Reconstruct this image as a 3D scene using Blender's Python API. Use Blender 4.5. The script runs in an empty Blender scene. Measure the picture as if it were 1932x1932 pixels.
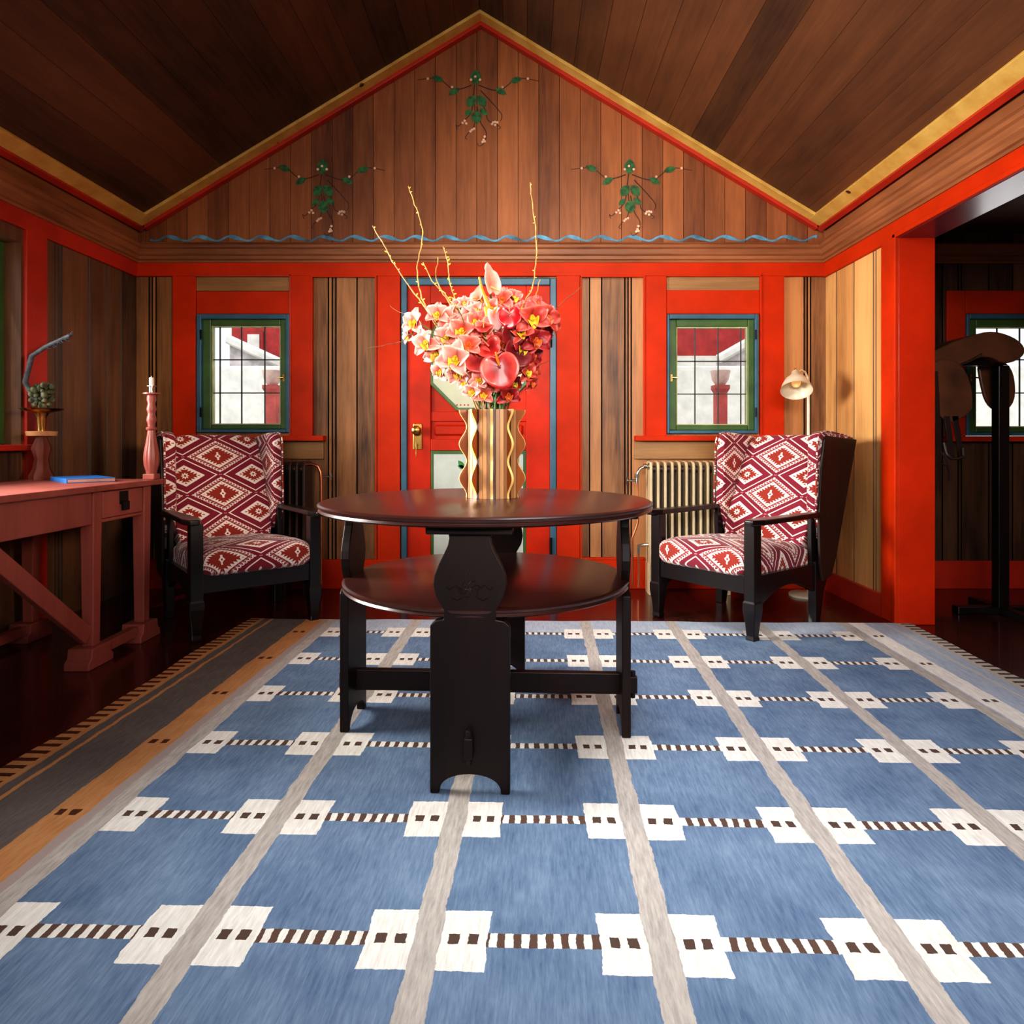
import bpy, bmesh, math, random
from mathutils import Vector, Matrix
random.seed(7)
C = bpy.context.scene.collection
F, CX, CY, H = 1280.0, 988.0, 831.0, 0.95
DB = 4.34
def P(x, y, Y): return Vector(((x-CX)*Y/F, Y, H-(y-CY)*Y/F))
def WX(x, Y=DB): return (x-CX)*Y/F
def WZ(y, Y=DB): return H-(y-CY)*Y/F
PI = math.pi

# ------------------------------------------------------------ colours, node expressions
def lin(c):
    r = []
    for v in c[:3]:
        v /= 255.0
        r.append(v/12.92 if v <= 0.04045 else ((v+0.055)/1.055)**2.4)
    return (r[0], r[1], r[2], 1.0)
class E:
    """a value in a node tree, with arithmetic"""
    def __init__(s, nt, sock): s.nt, s.s = nt, sock
    def m(s, op, *a, clamp=False):
        n = s.nt.nodes.new('ShaderNodeMath'); n.operation = op; n.use_clamp = clamp
        for i, v in enumerate((s,)+a):
            if isinstance(v, E): s.nt.links.new(v.s, n.inputs[i])
            else: n.inputs[i].default_value = v
        return E(s.nt, n.outputs[0])
    def __add__(s, o): return s.m('ADD', o)
    def __sub__(s, o): return s.m('SUBTRACT', o)
    def __mul__(s, o): return s.m('MULTIPLY', o)
    def __truediv__(s, o): return s.m('DIVIDE', o)
    def lt(s, o): return s.m('LESS_THAN', o)
    def gt(s, o): return s.m('GREATER_THAN', o)
    def abs(s): return s.m('ABSOLUTE')
    def round(s): return s.m('ROUND')
    def min(s, o): return s.m('MINIMUM', o)
    def max(s, o): return s.m('MAXIMUM', o)
    def mod(s, o): return s.m('FLOORED_MODULO', o)
    def within(s, a, b): return s.gt(a)*s.lt(b)
    def inv(s): return (s*-1.0)+1.0
def mixc(nt, f, a, b, blend='MIX'):
    n = nt.nodes.new('ShaderNodeMix'); n.data_type = 'RGBA'; n.blend_type = blend
    for i, v in ((0, f), (6, a), (7, b)):
        if isinstance(v, E): nt.links.new(v.s, n.inputs[i])
        elif hasattr(v, 'is_output'): nt.links.new(v, n.inputs[i])
        elif i == 0: n.inputs[0].default_value = v
        else: n.inputs[i].default_value = lin(v) if max(v[:3]) > 1.0 else tuple(v)
    return n.outputs[2]
def newmat(name):
    m = bpy.data.materials.new(name); m.use_nodes = True
    nt = m.node_tree; b = nt.nodes['Principled BSDF']
    return m, nt, b
def coord(nt, kind='Object', scale=(1, 1, 1)):
    t = nt.nodes.new('ShaderNodeTexCoord'); mp = nt.nodes.new('ShaderNodeMapping')
    mp.inputs['Scale'].default_value = scale
    nt.links.new(t.outputs[kind], mp.inputs[0]); return mp.outputs[0]
def noise(nt, vec, scale, detail=4, rough=0.6, dist=0.0):
    n = nt.nodes.new('ShaderNodeTexNoise'); n.inputs['Scale'].default_value = scale
    n.inputs['Detail'].default_value = detail; n.inputs['Roughness'].default_value = rough
    n.inputs['Distortion'].default_value = dist
    nt.links.new(vec, n.inputs['Vector']); return E(nt, n.outputs[0])
def bump(nt, b, h, strength=0.2, dist=0.01):
    n = nt.nodes.new('ShaderNodeBump'); n.inputs['Strength'].default_value = strength
    n.inputs['Distance'].default_value = dist
    nt.links.new(h.s, n.inputs['Height']); nt.links.new(n.outputs[0], b.inputs['Normal'])
def smap(v, a, b):
    return ((v-a)/(b-a)).m('ADD', 0.0, clamp=True)
MATS = {}
def plain(name, c, rough=0.5, metal=0.0, var=0.12, vs=6.0, coat=0.0, spec=0.5, bmp=0.0, stretch=(1, 1, 1)):
    if name in MATS: return MATS[name]
    m, nt, b = newmat(name)
    v = noise(nt, coord(nt, scale=stretch), vs)
    d = tuple(x*(1-var*1.6) for x in c); l = tuple(min(255, x*(1+var)) for x in c)
    nt.links.new(mixc(nt, smap(v, 0.3, 0.7), d, l), b.inputs['Base Color'])
    b.inputs['Roughness'].default_value = rough; b.inputs['Metallic'].default_value = metal
    b.inputs['Coat Weight'].default_value = coat; b.inputs['Specular IOR Level'].default_value = spec
    b.inputs['Coat Roughness'].default_value = 0.15
    if bmp: bump(nt, b, v, bmp)
    MATS[name] = m; return m
def wood(name, dark, light, axis='Z', rough=0.5, scale=14, stain=0.35, coat=0.0, spec=0.4):
    if name in MATS: return MATS[name]
    m, nt, b = newmat(name)
    st = {'X': (0.06, 1, 1), 'Y': (1, 0.06, 1), 'Z': (1, 1, 0.06)}[axis]
    co = coord(nt, scale=st)
    g = noise(nt, co, scale, 6, 0.65, 0.6)
    g2 = noise(nt, co, scale*6, 3, 0.6)
    big = noise(nt, coord(nt, scale={'X': (.4, 1, 1), 'Y': (1, .4, 1), 'Z': (1, 1, .4)}[axis]), 3.2, 3, 0.6)
    at = nt.nodes.new('ShaderNodeAttribute'); at.attribute_name = 'rnd'
    rnd = E(nt, at.outputs['Fac'])
    f = smap(g*0.46+g2*0.22+big*(stain+.14)+(rnd-0.5)*0.26, 0.34, 0.80)
    col = mixc(nt, f, dark, light)
    col = mixc(nt, rnd.lt(-1.0), col, tuple(c*.22 for c in dark))
    nt.links.new(col, b.inputs['Base Color'])
    b.inputs['Roughness'].default_value = rough
    b.inputs['Coat Weight'].default_value = coat; b.inputs['Coat Roughness'].default_value = 0.2
    b.inputs['Specular IOR Level'].default_value = spec
    bump(nt, b, g+g2*0.5, 0.12, 0.004)
    MATS[name] = m; return m

RED = plain('red_paint', (192, 48, 5), 0.5, var=0.07, vs=3, spec=.15, bmp=0.03)
REDJ = plain('glossy_red_paint', (200, 46, 10), 0.3, var=0.06, vs=3, coat=.3, bmp=0.02)
REDD = plain('dark_red_paint', (184, 44, 22), 0.45, var=0.08, vs=3)
BLUEG = plain('blue_grey_paint', (56, 98, 120), 0.4, var=0.08)
GREEN = plain('green_paint', (66, 96, 44), 0.4, var=0.1)
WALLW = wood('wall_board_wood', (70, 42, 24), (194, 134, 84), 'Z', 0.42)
WALLR = wood('right_board_wood', (150, 94, 48), (236, 182, 116), 'Z', 0.42)  # paler copy of the board wood; light on the right wall put in
WALLD = wood('dark_board_wood', (36, 24, 20), (132, 90, 62), 'Z', 0.45)  # darker copy of the board wood; shade of the left side put in
GABLE = wood('gable_board_wood', (88, 46, 26), (178, 108, 62), 'Z', 0.5)
CORN = wood('cornice_wood', (84, 46, 26), (176, 112, 70), 'X', 0.4)
CORNY = wood('side_cornice_wood', (84, 46, 26), (176, 112, 70), 'Y', 0.4)
RAILW = wood('rail_wood', (110, 74, 42), (184, 138, 88), 'X', 0.42)
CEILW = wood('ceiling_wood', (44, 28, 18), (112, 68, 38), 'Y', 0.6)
EBON = wood('ebonised_wood', (9, 7, 8), (30, 20, 20), 'Z', 0.3, coat=0.3)
TABLEW = wood('table_dark_wood', (9, 4, 4), (34, 16, 13), 'Z', 0.5, coat=0.05, spec=.25)
TABLET = wood('table_top_wood', (28, 13, 12), (70, 34, 28), 'X', 0.32, coat=0.4, scale=8)
CHAIRS = wood('chair_panel_leather', (26, 15, 11), (50, 30, 22), 'Z', 0.5)
PINK = wood('terracotta_paint', (108, 48, 42), (152, 80, 70), 'Z', 0.4, stain=0.5)
BRASS = plain('brass', (190, 150, 84), 0.25, 1.0)
STEEL = plain('brushed_nickel', (170, 165, 158), 0.28, 1.0)
COPPER = plain('copper_pipe', (196, 124, 92), 0.3, 1.0)
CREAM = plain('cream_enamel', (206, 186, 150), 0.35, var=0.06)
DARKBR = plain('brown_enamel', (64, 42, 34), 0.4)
BLACKM = plain('black_iron', (18, 18, 20), 0.45, 0.6)

# ------------------------------------------------------------ mesh helpers
class MB:
    def __init__(s): s.v, s.f, s.r, s.cur = [], [], [], 0.5
    def add(s, vs, fs):
        o = len(s.v); s.v += [tuple(p) for p in vs]; s.f += [tuple(i+o for i in f) for f in fs]
        s.r += [s.cur]*len(fs)
        return s
    def box(s, x0, x1, y0, y1, z0, z1, M=None):
        x0, x1 = sorted((x0, x1)); y0, y1 = sorted((y0, y1)); z0, z1 = sorted((z0, z1))
        vs = [Vector((x, y, z)) for x in (x0, x1) for y in (y0, y1) for z in (z0, z1)]
        if M is not None: vs = [M @ p for p in vs]
        return s.add(vs, [(0, 1, 3, 2), (4, 6, 7, 5), (0, 4, 5, 1), (2, 3, 7, 6), (0, 2, 6, 4), (1, 5, 7, 3)])
    def prism(s, pts, a, b, axis='Y', M=None):
        """2D outline extruded from a to b along axis; Y: pts=(x,z)  X: pts=(y,z)  Z: pts=(x,y)"""
        def mk(p, t):
            return Vector({'Y': (p[0], t, p[1]), 'X': (t, p[0], p[1]), 'Z': (p[0], p[1], t)}[axis])
        n = len(pts); vs = [mk(p, a) for p in pts]+[mk(p, b) for p in pts]
        if M is not None: vs = [M @ p for p in vs]
        fs = [tuple(range(n)), tuple(range(2*n-1, n-1, -1))]
        fs += [(i, i+n, (i+1) % n+n, (i+1) % n) for i in range(n)]
        return s.add(vs, fs)
    def lathe(s, prof, n=24, at=(0, 0, 0), M=None, flute=None):
        vs, fs = [], []
        for r, z in prof:
            for k in range(n):
                a = 2*PI*k/n; rr = r*(flute(a, z) if flute else 1)
                p = Vector((rr*math.cos(a), rr*math.sin(a), z))
                if M is not None: p = M @ p
                vs.append(p+Vector(at))
        for i in range(len(prof)-1):
            for k in range(n):
                fs.append((i*n+k, i*n+(k+1) % n, (i+1)*n+(k+1) % n, (i+1)*n+k))
        if prof[0][0] > 1e-4: fs.append(tuple(range(n-1, -1, -1)))
        if prof[-1][0] > 1e-4: fs.append(tuple((len(prof)-1)*n+k for k in range(n)))
        return s.add(vs, fs)
    def tube(s, pts, r, n=8, r1=None):
        pts = [Vector(p) for p in pts]; N = len(pts); vs, fs = [], []
        up = Vector((0.13, 0.37, 0.91)); last = None
        for i, p in enumerate(pts):
            t = (pts[min(i+1, N-1)]-pts[max(i-1, 0)]).normalized()
            u = (last - t*last.dot(t)) if last is not None else t.cross(up)
            if u.length < 1e-5: u = t.cross(Vector((1, 0, 0)))
            u.normalize(); last = u; w = t.cross(u)
            rr = r if r1 is None else r+(r1-r)*i/(N-1)
            for k in range(n):
                a = 2*PI*k/n; vs.append(p+u*rr*math.cos(a)+w*rr*math.sin(a))
        for i in range(N-1):
            for k in range(n):
                fs.append((i*n+k, i*n+(k+1) % n, (i+1)*n+(k+1) % n, (i+1)*n+k))
        fs.append(tuple(range(n-1, -1, -1))); fs.append(tuple((N-1)*n+k for k in range(n)))
        return s.add(vs, fs)
    def ball(s, c, r, n=8, sz=1.0, M=None):
        prof = [(max(1e-5, r*math.sin(PI*i/n)), -r*sz*math.cos(PI*i/n)) for i in range(n+1)]
        return s.lathe(prof, n+2, at=c, M=M)
    def build(s, name, mat, parent=None, smooth=False, bevel=0, seg=2, uv=None, kind=None, angle=40):
        me = bpy.data.meshes.new(name); me.from_pydata(s.v, [], s.f); me.update()
        bm = bmesh.new(); bm.from_mesh(me)
        lay = bm.faces.layers.float.new('rnd')
        bm.faces.ensure_lookup_table()
        for f, r in zip(bm.faces, s.r): f[lay] = r
        bmesh.ops.recalc_face_normals(bm, faces=bm.faces)
        bm.to_mesh(me); bm.free()
        if uv:
            ul = me.uv_layers.new(name='UVMap')
            for lp in me.loops:
                ul.data[lp.index].uv = uv(me.vertices[lp.vertex_index].co)
        me.materials.append(mat)
        o = bpy.data.objects.new(name, me); C.objects.link(o)
        if parent is not None: o.parent = parent
        if bevel:
            b = o.modifiers.new('b', 'BEVEL'); b.width = bevel; b.segments = seg; b.limit_method = 'ANGLE'
            b.angle_limit = math.radians(35)
        if smooth:
            for p in me.polygons: p.use_smooth = True
            if angle:
                try:
                    me.set_sharp_from_angle(angle=math.radians(angle))
                except Exception: pass
        if kind: o['kind'] = kind
        return o
def empty(name, loc=(0, 0, 0), rz=0, label=None, cat=None, group=None, kind=None):
    o = bpy.data.objects.new(name, None); C.objects.link(o); o.location = loc; o.rotation_euler = (0, 0, rz)
    o.empty_display_size = 0.1
    tag(o, label, cat, group, kind); return o
def tag(o, label=None, cat=None, group=None, kind=None):
    if label: o['label'] = label
    if cat: o['category'] = cat
    if group: o['group'] = group
    if kind: o['kind'] = kind
    return o
_tn = [0]
def trim(mb, mat, bevel=0.003, **k):
    _tn[0] += 1
    return mb.build('trim_%d' % _tn[0], mat, kind='structure', bevel=bevel, **k)
def grooved(mb, a0, a1, z0, z1, base, seams, axis='X', out=-1, gw=0.0045, gd=0.008, tail=0.03):
    """vertical boards: surface at 'base', seams cut as V grooves. axis X -> wall facing -Y (out=-1)"""
    ss = sorted(q for q in seams if a0+0.006 < q < a1-0.006)
    edges = [a0]+ss+[a1]
    for i in range(len(edges)-1):
        l, r = edges[i], edges[i+1]
        mb.cur = random.random()
        gl = gw if i > 0 else 0; gr = gw if i < len(edges)-2 else 0
        prof = [(l, gd if gl else 0), (l+gl, 0), (r-gr, 0), (r, gd if gr else 0), (r, tail), (l, tail)]
        if gl == 0: prof = prof[1:]
        seen, q = set(), []
        for p in prof:
            k = (round(p[0], 5), round(p[1], 5))
            if k not in seen: seen.add(k); q.append(p)
        if axis == 'X': pts = [(p[0], base-out*p[1]) for p in q]
        else: pts = [(base-out*p[1], p[0]) for p in q]
        f0 = len(mb.r); mb.prism(pts, z0, z1, 'Z'); nq = len(q)
        for i in range(nq):
            a_, b_ = q[i], q[(i+1) % nq]
            if a_[1] != b_[1] and abs(a_[0]-b_[0]) > 1e-6: mb.r[f0+2+i] = -4.0
    mb.cur = 0.5

# ------------------------------------------------------------ room dimensions
XL, XR = -2.47, 1.923
YB = 4.362            # face of the boards on the back wall
YT = 4.34             # face of the painted timbers
YF = -1.8             # wall behind the camera
ZC0, ZC1, ZE = 2.086, 2.198, 2.315
XM = (XL+XR)/2
ZR = ZE+(XR-XM)*0.605

# floor
def floor_mat():
    m, nt, b = newmat('painted_floor_boards')
    t = nt.nodes.new('ShaderNodeTexCoord'); sp = nt.nodes.new('ShaderNodeSeparateXYZ'); nt.links.new(t.outputs['Object'], sp.inputs[0])
    x, y = E(nt, sp.outputs[0]), E(nt, sp.outputs[1])
    gx = (x+y*0.0).mod(0.17); seam = gx.lt(0.004)
    n = noise(nt, coord(nt, scale=(1, .1, 1)), 12, 5)
    c = mixc(nt, smap(n, .3, .7), (44, 10, 9), (78, 22, 17))
    c = mixc(nt, seam*0.7, c, (12, 3, 3))
    nt.links.new(c, b.inputs['Base Color']); b.inputs['Roughness'].default_value = 0.25
    b.inputs['Coat Weight'].default_value = 0.3
    bump(nt, b, seam.inv(), 0.3, 0.002); return m
MB().box(XL-.2, 4.4, YF-.1, 4.6, -0.05, 0).build('floor', floor_mat(), kind='structure')

# ------------------------------------------------------------ back wall
w = MB()
Z1 = WZ(495)+0.02
topz = Z1
g = [WX(v) for v in (278, 284, 291, 618, 625, 632, 672, 1113, 1136, 1180, 1186, 1192, 1520, 1526, 1532)]
W1 = (WX(372), WX(547), WZ(816), WZ(593)); W2 = (WX(1260), WX(1430), WZ(818), WZ(593))
D = (WX(755), WX(1050), 0, WZ(526))
grooved(w, XL-.1, W1[0], 0, topz, YB, g)
grooved(w, W1[0], W1[1], 0, W1[2], YB, g); grooved(w, W1[0], W1[1], W1[3], topz, YB, g)
grooved(w, W1[1], D[0], 0, topz, YB, g)
grooved(w, D[0], D[1], D[3], topz, YB, g)
grooved(w, D[1], W2[0], 0, topz, YB, g)
grooved(w, W2[0], W2[1], 0, W2[2], YB, g); grooved(w, W2[0], W2[1], W2[3], topz, YB, g)
grooved(w, W2[1], XR+.08, 0, topz, YB, g)
# outer leaf of the wall, thick, with the openings left free
def leaf(mb, x0, x1, z0, z1): mb.box(x0, x1, YB+.03, YB+.20, z0, z1)
leaf(w, XL-.1, W1[0], 0, topz); leaf(w, W1[0], W1[1], 0, W1[2]); leaf(w, W1[0], W1[1], W1[3], topz)
leaf(w, W1[1], W2[0], 0, topz)
leaf(w, W2[0], W2[1], 0, W2[2]); leaf(w, W2[0], W2[1], W2[3], topz)
leaf(w, W2[1], XR+.08, 0, topz)
WB = w.build('wall_back', WALLW, kind='structure')
# gable above the cornice
gm = MB()
gb = YB+.01
seams = [WX(270+39.3*i) for i in range(-1, 36)]
prev = XL-.05
for sx in seams+[XR+.05]:
    if sx <= prev+0.01: continue
    if prev > XR: break
    sx = min(sx, XR+.05)
    gm.cur = random.random()
    def zt(x): return ZE+(XR-XM-abs(x-XM))*0.605+0.10
    pts = [(prev+.0015, ZC0), (sx-.0015, ZC0), (sx-.0015, zt(sx))]
    if prev < XM < sx: pts.append((XM, zt(XM)))
    pts.append((prev+.0015, zt(prev)))
    gm.prism(pts, gb, gb+.02, 'Y'); prev = sx
gm.cur = -4; gm.prism([(XL-.1, ZC0), (XR+.1, ZC0), (XR+.1, ZE+.2), (XM, ZR+.2), (XL-.1, ZE+.2)], gb+.019, gb+.1, 'Y')
gm.build('gable_boards', GABLE, WB)
# painted wave and garlands on the gable
BLUEP = plain('pale_blue_paint', (92, 148, 180), 0.6, var=0.25, vs=9)
wv = MB()
def ribbon(mb, pts, ws, y, t=0.0025):
    n = len(pts); vs = []
    for i in range(n):
        a = Vector(pts[max(i-1, 0)]); b = Vector(pts[min(i+1, n-1)]); d = (b-a).normalized(); nrm = Vector((-d.y, d.x))
        for sgn in (1, -1):
            q = Vector(pts[i])+nrm*ws[i]*0.5*sgn; vs.append((q.x, y, q.y))
    mb.add(vs, [(2*i, 2*i+1, 2*i+3, 2*i+2) for i in range(n-1)])
ph, xs = 0, 300
pts, ws = [], []
N = 760
for i in range(N+1):
    x = 278+i*(1545-278)/N; u = (x-300)/58.6*2*PI
    sh = math.sin(u+0.35*math.sin(u))
    pts.append((WX(x), WZ(447.5-4.2*sh))); ws.append(0.010+0.014*max(0, math.sin(u-0.9))**1+0.002)
ribbon(wv, pts, ws, gb-.002)
wv.build('painted_wave', BLUEP, WB)
GRP = plain('painted_leaf_green', (44, 96, 52), 0.6, var=0.3, vs=30)
VINEP = plain('painted_vine_brown', (66, 26, 14), 0.6)
BLOSP = plain('painted_blossom_pink', (238, 186, 158), 0.6)
for cx in (605, 1188, 896):
    up = 0 if cx != 896 else -170
    vine, leaf_, blo = MB(), MB(), MB()
    def pt(dx, dy): return (WX(cx+dx), WZ(376+dy+up))
    def curve(ps, wd=0.007):
        q = []
        for i in range(len(ps)-1):
            p0 = Vector(ps[max(i-1, 0)]); p1 = Vector(ps[i]); p2 = Vector(ps[i+1]); p3 = Vector(ps[min(i+2, len(ps)-1)])
            for k in range(7):
                t = k/7; q.append(0.5*((2*p1)+(p2-p0)*t+(2*p0-5*p1+4*p2-p3)*t*t+(3*p1-p0-3*p2+p3)*t**3))
        q.append(Vector(ps[-1])); ribbon(vine, [tuple(v) for v in q], [wd*(1-.5*i/len(q)) for i in range(len(q))], gb-.002)
    curve([pt(0, -60), pt(-4, -25), pt(-8, 2), pt(-22, 18), pt(-32, 28), pt(-37, 26), pt(-34, 34)])
    curve([pt(-2, -20), pt(0, 12), pt(-4, 32), pt(-14, 42), pt(-19, 50), pt(-15, 53)])
    curve([pt(3, -10), pt(10, 20), pt(17, 32), pt(21, 42), pt(18, 58), pt(8, 66), pt(4, 60)])
    curve([pt(8, -30), pt(20, 2), pt(24, 16), pt(38, 24), pt(48, 30), pt(44, 34)])
    curve([pt(10, -40), pt(36, -12), pt(50, 6), pt(48, 18)])
    curve([pt(-6, -50), pt(-40, -42), pt(-70, -62), pt(-110, -60)]); curve([pt(6, -50), pt(45, -40), pt(80, -62), pt(120, -58)])
    def lf(dx, dy, L, a, wd=.4):
        c = Vector(pt(dx, dy)); d = Vector((math.cos(a), math.sin(a))); nn = Vector((-d.y, d.x)); L = L/294.9
        ps = [c+d*L*t+nn*L*wd*math.sin(PI*t)**.8*.5*s for s, ts in ((1, [0, .2, .4, .6, .8, 1]), (-1, [.8, .6, .4, .2])) for t in ts]
        leaf_.add([(p.x, gb-.003, p.y) for p in ps], [tuple(range(len(ps)))])
    for a in ((2, -2, 26, -1.55, .8), (-6, -4, 18, -2.4, .6), (8, -6, 20, -.7, .6), (-30, -44, 24, -2.6, .5), (38, -44, 24, -.5, .5), (0, -50, 30, 1.5, .7), (-60, -58, 24, 2.8, .5), (66, -56, 24, .3, .5), (0, -30, 26, -2.2, .7), (4, -30, 26, -.9, .7)):
        lf(*a)
    for dx, dy in ((-20, 18), (-17, 23), (-24, 22), (-2, 33), (-6, 35), (-9, 38), (18, 48), (16, 54), (14, 58), (18, 57), (34, 21), (38, 20), (42, 21), (38, 26), (32, 24), (-44, -46), (52, -46), (0, -66), (-8, -60), (9, -60), (-90, -62), (100, -62)):
        x, z = pt(dx, dy); rr = .0085
        blo.add([(x+rr*math.cos(k*PI/4), gb-.004, z+rr*math.sin(k*PI/4)) for k in range(8)], [tuple(range(8))])
    go = vine.build('painted_garland', VINEP, WB); leaf_.build('painted_leaves', GRP, go); blo.build('painted_blossoms', BLOSP, go)

# red timbers on the back wall
def rt(x0, x1, y0, y1, mat=RED, d=0.0, bevel=.004):
    return trim(MB().box(WX(x0), WX(x1), YT-d, YB+.005, WZ(y1), WZ(y0)), mat, bevel)
rt(255, 1560, 492, 521, d=.004)
rt(325, 369, 520, 1080); rt(548, 590, 520, 826)
rt(370, 548, 549, 592, d=-.004); rt(712, 755, 520, 1062); rt(1050, 1094, 520, 1062)
rt(1215, 1258, 520, 826); rt(1434, 1480, 520, 1080); rt(1258, 1434, 547, 592, d=-.004)
for a, b_ in ((369, 548), (1258, 1434)):
    MBx = MB(); MBx.box(WX(a), WX(b_), YT+.012, YB, WZ(548), WZ(521)); trim(MBx, RAILW, .002)
# slim raised beads framing the panels
for x0, x1, y0, y1 in ((590, 708, 522, 1060), (1098, 1214, 522, 1056)):
    m_ = MB()
    m_.box(WX(x0-2), WX(x1+3), YT-.006, YT+.01, WZ(y0+1), WZ(y0-3)); ya, yb = (1060, 826) if x0 < 800 else (826, 1056); m_.box(WX(x1), WX(x1+3), YT-.006, YT+.01, WZ(ya), WZ(y0)); m_.box(WX(x0-3), WX(x0), YT-.006, YT+.01, WZ(yb), WZ(y0))
    trim(m_, RED, .002)
m_ = MB(); m_.box(WX(1434), WX(1437), YT-.008, YT, WZ(826), WZ(515)); m_.box(WX(1256), WX(1437), YT-.008, YT, WZ(522), WZ(519)); trim(m_, RED, .002)
m_ = MB(); m_.box(WX(546), WX(549), YT-.008, YT, WZ(826), WZ(515)); m_.box(WX(368), WX(549), YT-.008, YT, WZ(522), WZ(518)); trim(m_, REDD, .002)
# sills
trim(MB().box(WX(330), WX(614), YT-.055, YB, WZ(832), WZ(822)), RED, .005)
trim(MB().box(WX(1197), WX(1484), YT-.055, YB, WZ(832), WZ(822)), RED, .005)
# wooden rail under the sills
trim(MB().box(WX(1197), WX(1484), YT, YB, WZ(866), WZ(832)), RAILW, .003)
trim(MB().box(WX(330), WX(610), YT, YB, WZ(866), WZ(832)), RAILW, .003)
# base
MB().box(XL, WX(752), YT-.004, YB, 0, WZ(1056)).build('baseboard_left_of_door', RED, kind='structure', bevel=.004)
MB().box(WX(1053), XR, YT-.004, YB, 0, WZ(1056)).build('baseboard_right_of_door', RED, kind='structure', bevel=.004)
trim(MB().box(WX(1094), WX(1216), YT-.008, YB, WZ(1056), WZ(1052)), RED, .002)

# cornice (profile: distance out from wall, height)
cp = [(0, ZC0), (.012, ZC0), (.016, ZC0+.012), (.028, ZC0+.018), (.030, ZC0+.036), (.042, ZC0+.046), (.048, ZC0+.076), (.060, ZC0+.084), (.064, ZC0+.100), (.074, ZC0+.106), (.076, ZC1-.006), (.072, ZC1), (0, ZC1)]
trim(MB().prism([(YB-.02-d, z) for d, z in cp], XL-.02, XR+.02, 'X'), CORN, .0015)
trim(MB().prism([(XR+.004-d, z) for d, z in cp], YF, YB, 'Y'), CORNY, .0015)
trim(MB().prism([(XL-.004+d, z) for d, z in cp], YF, YB, 'Y'), CORNY, .0015)

# ------------------------------------------------------------ side walls
w = MB()
YO1 = 3.496; YO0 = 0.5; ZO = 2.004
sy = lambda x: 1.923*1280/(x-988)
grooved(w, YO1, YB, 0, ZC1, XR+.02, [sy(1572), sy(1605), sy(1641), sy(1646)], 'Y', -1, tail=.12)
w.box(XR+.02, 2.11, YO0, YO1, ZO, ZE+.05); w.box(XR+.02, 2.11, YF, YO0, 0, ZE+.05); w.box(XR+.03, 2.11, YO1, YB, 0, ZE+.05)
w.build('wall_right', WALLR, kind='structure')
trim(MB().box(XR, XR+.03, YF, YB, ZO-.006, ZC0+.01), RED, .003)
trim(MB().box(XR+.006, XR+.06, YF, YB, ZC1-.02, ZE), CORNY, .003)
# post beside the opening, with a raised bead, and the jamb face
trim(MB().box(XR-.004, XR+.04, YO1+.002, 3.646, 0, ZO), RED, .004)
trim(MB().box(XR-.014, XR+.01, YO1-.006, YO1+.022, 0, ZO+.012).box(XR-.014, XR+.01, YO0, YO1+.022, ZO-.010, ZO+.014), RED, .004)
trim(MB().box(XR+.004, 2.118, YO1-.006, YO1+.02, 0, ZO), REDJ, .004)
trim(MB().box(XR+.004, 2.118, YO0, YO1, ZO-.012, ZO+.01), plain('oxblood_gloss', (110, 34, 44), .3, var=.05, coat=.3), .004)
MB().box(XR-.004, XR+.025, 3.64, YT, 0, .12).build('baseboard_right', REDD, kind='structure')

w = MB()
sl = lambda x: 2.47*1280/(988-x)
LWY0, LWY1, LWZ0, LWZ1 = 1.75, 3.36, .93, 1.93
sm = [sl(v) for v in (111, 117.5, 124, 173, 178, 208, 235)]
grooved(w, LWY1, YB, 0, ZC1, XL-.02, sm, 'Y', 1, tail=.16)
grooved(w, YF, LWY0, 0, ZC1, XL-.02, [YF+.2*i for i in range(1, 18)], 'Y', 1, tail=.16)
grooved(w, LWY0, LWY1, 0, LWZ0, XL-.02, [2, 2.3, 2.6, 2.9, 3.1], 'Y', 1, tail=.16)
w.box(XL-.02, XL-.18, LWY0, LWY1, LWZ1, ZC1); w.box(XL-.02, XL-.18, YF, YB, ZC1, ZE+.05)
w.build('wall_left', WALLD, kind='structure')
trim(MB().box(XL-.03, XL, YF, YB, ZO-.006, ZC0+.01), REDD, .003)
trim(MB().box(XL-.03, XL, 3.375, 3.52, 0, ZO), REDD, .003)
trim(MB().box(XL-.03, XL, LWY0-.1, LWY0-.01, 0, ZO), REDD, .003)
trim(MB().box(XL-.19, XL+.05, LWY0-.05, LWY1+.02, LWZ0-.03, LWZ0), REDD, .004)
trim(MB().box(XL-.03, XL-.006, YF, YB, ZC1-.02, ZE), CORNY, .003)
# the window in the left wall
w4 = MB().box(XL-.16, XL-.10, LWY1-.07, LWY1, LWZ0, LWZ1).box(XL-.16, XL-.10, LWY0, LWY0+.07, LWZ0, LWZ1).box(XL-.16, XL-.10, LWY0+.07, LWY1-.07, LWZ1-.07, LWZ1).box(XL-.16, XL-.10, LWY0+.07, LWY1-.07, LWZ0, LWZ0+.07)
w4.box(XL-.15, XL-.11, 2.53, 2.58, LWZ0+.07, LWZ1-.07)
W4 = w4.build('window_4', GREEN, kind='structure', bevel=.004)

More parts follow.
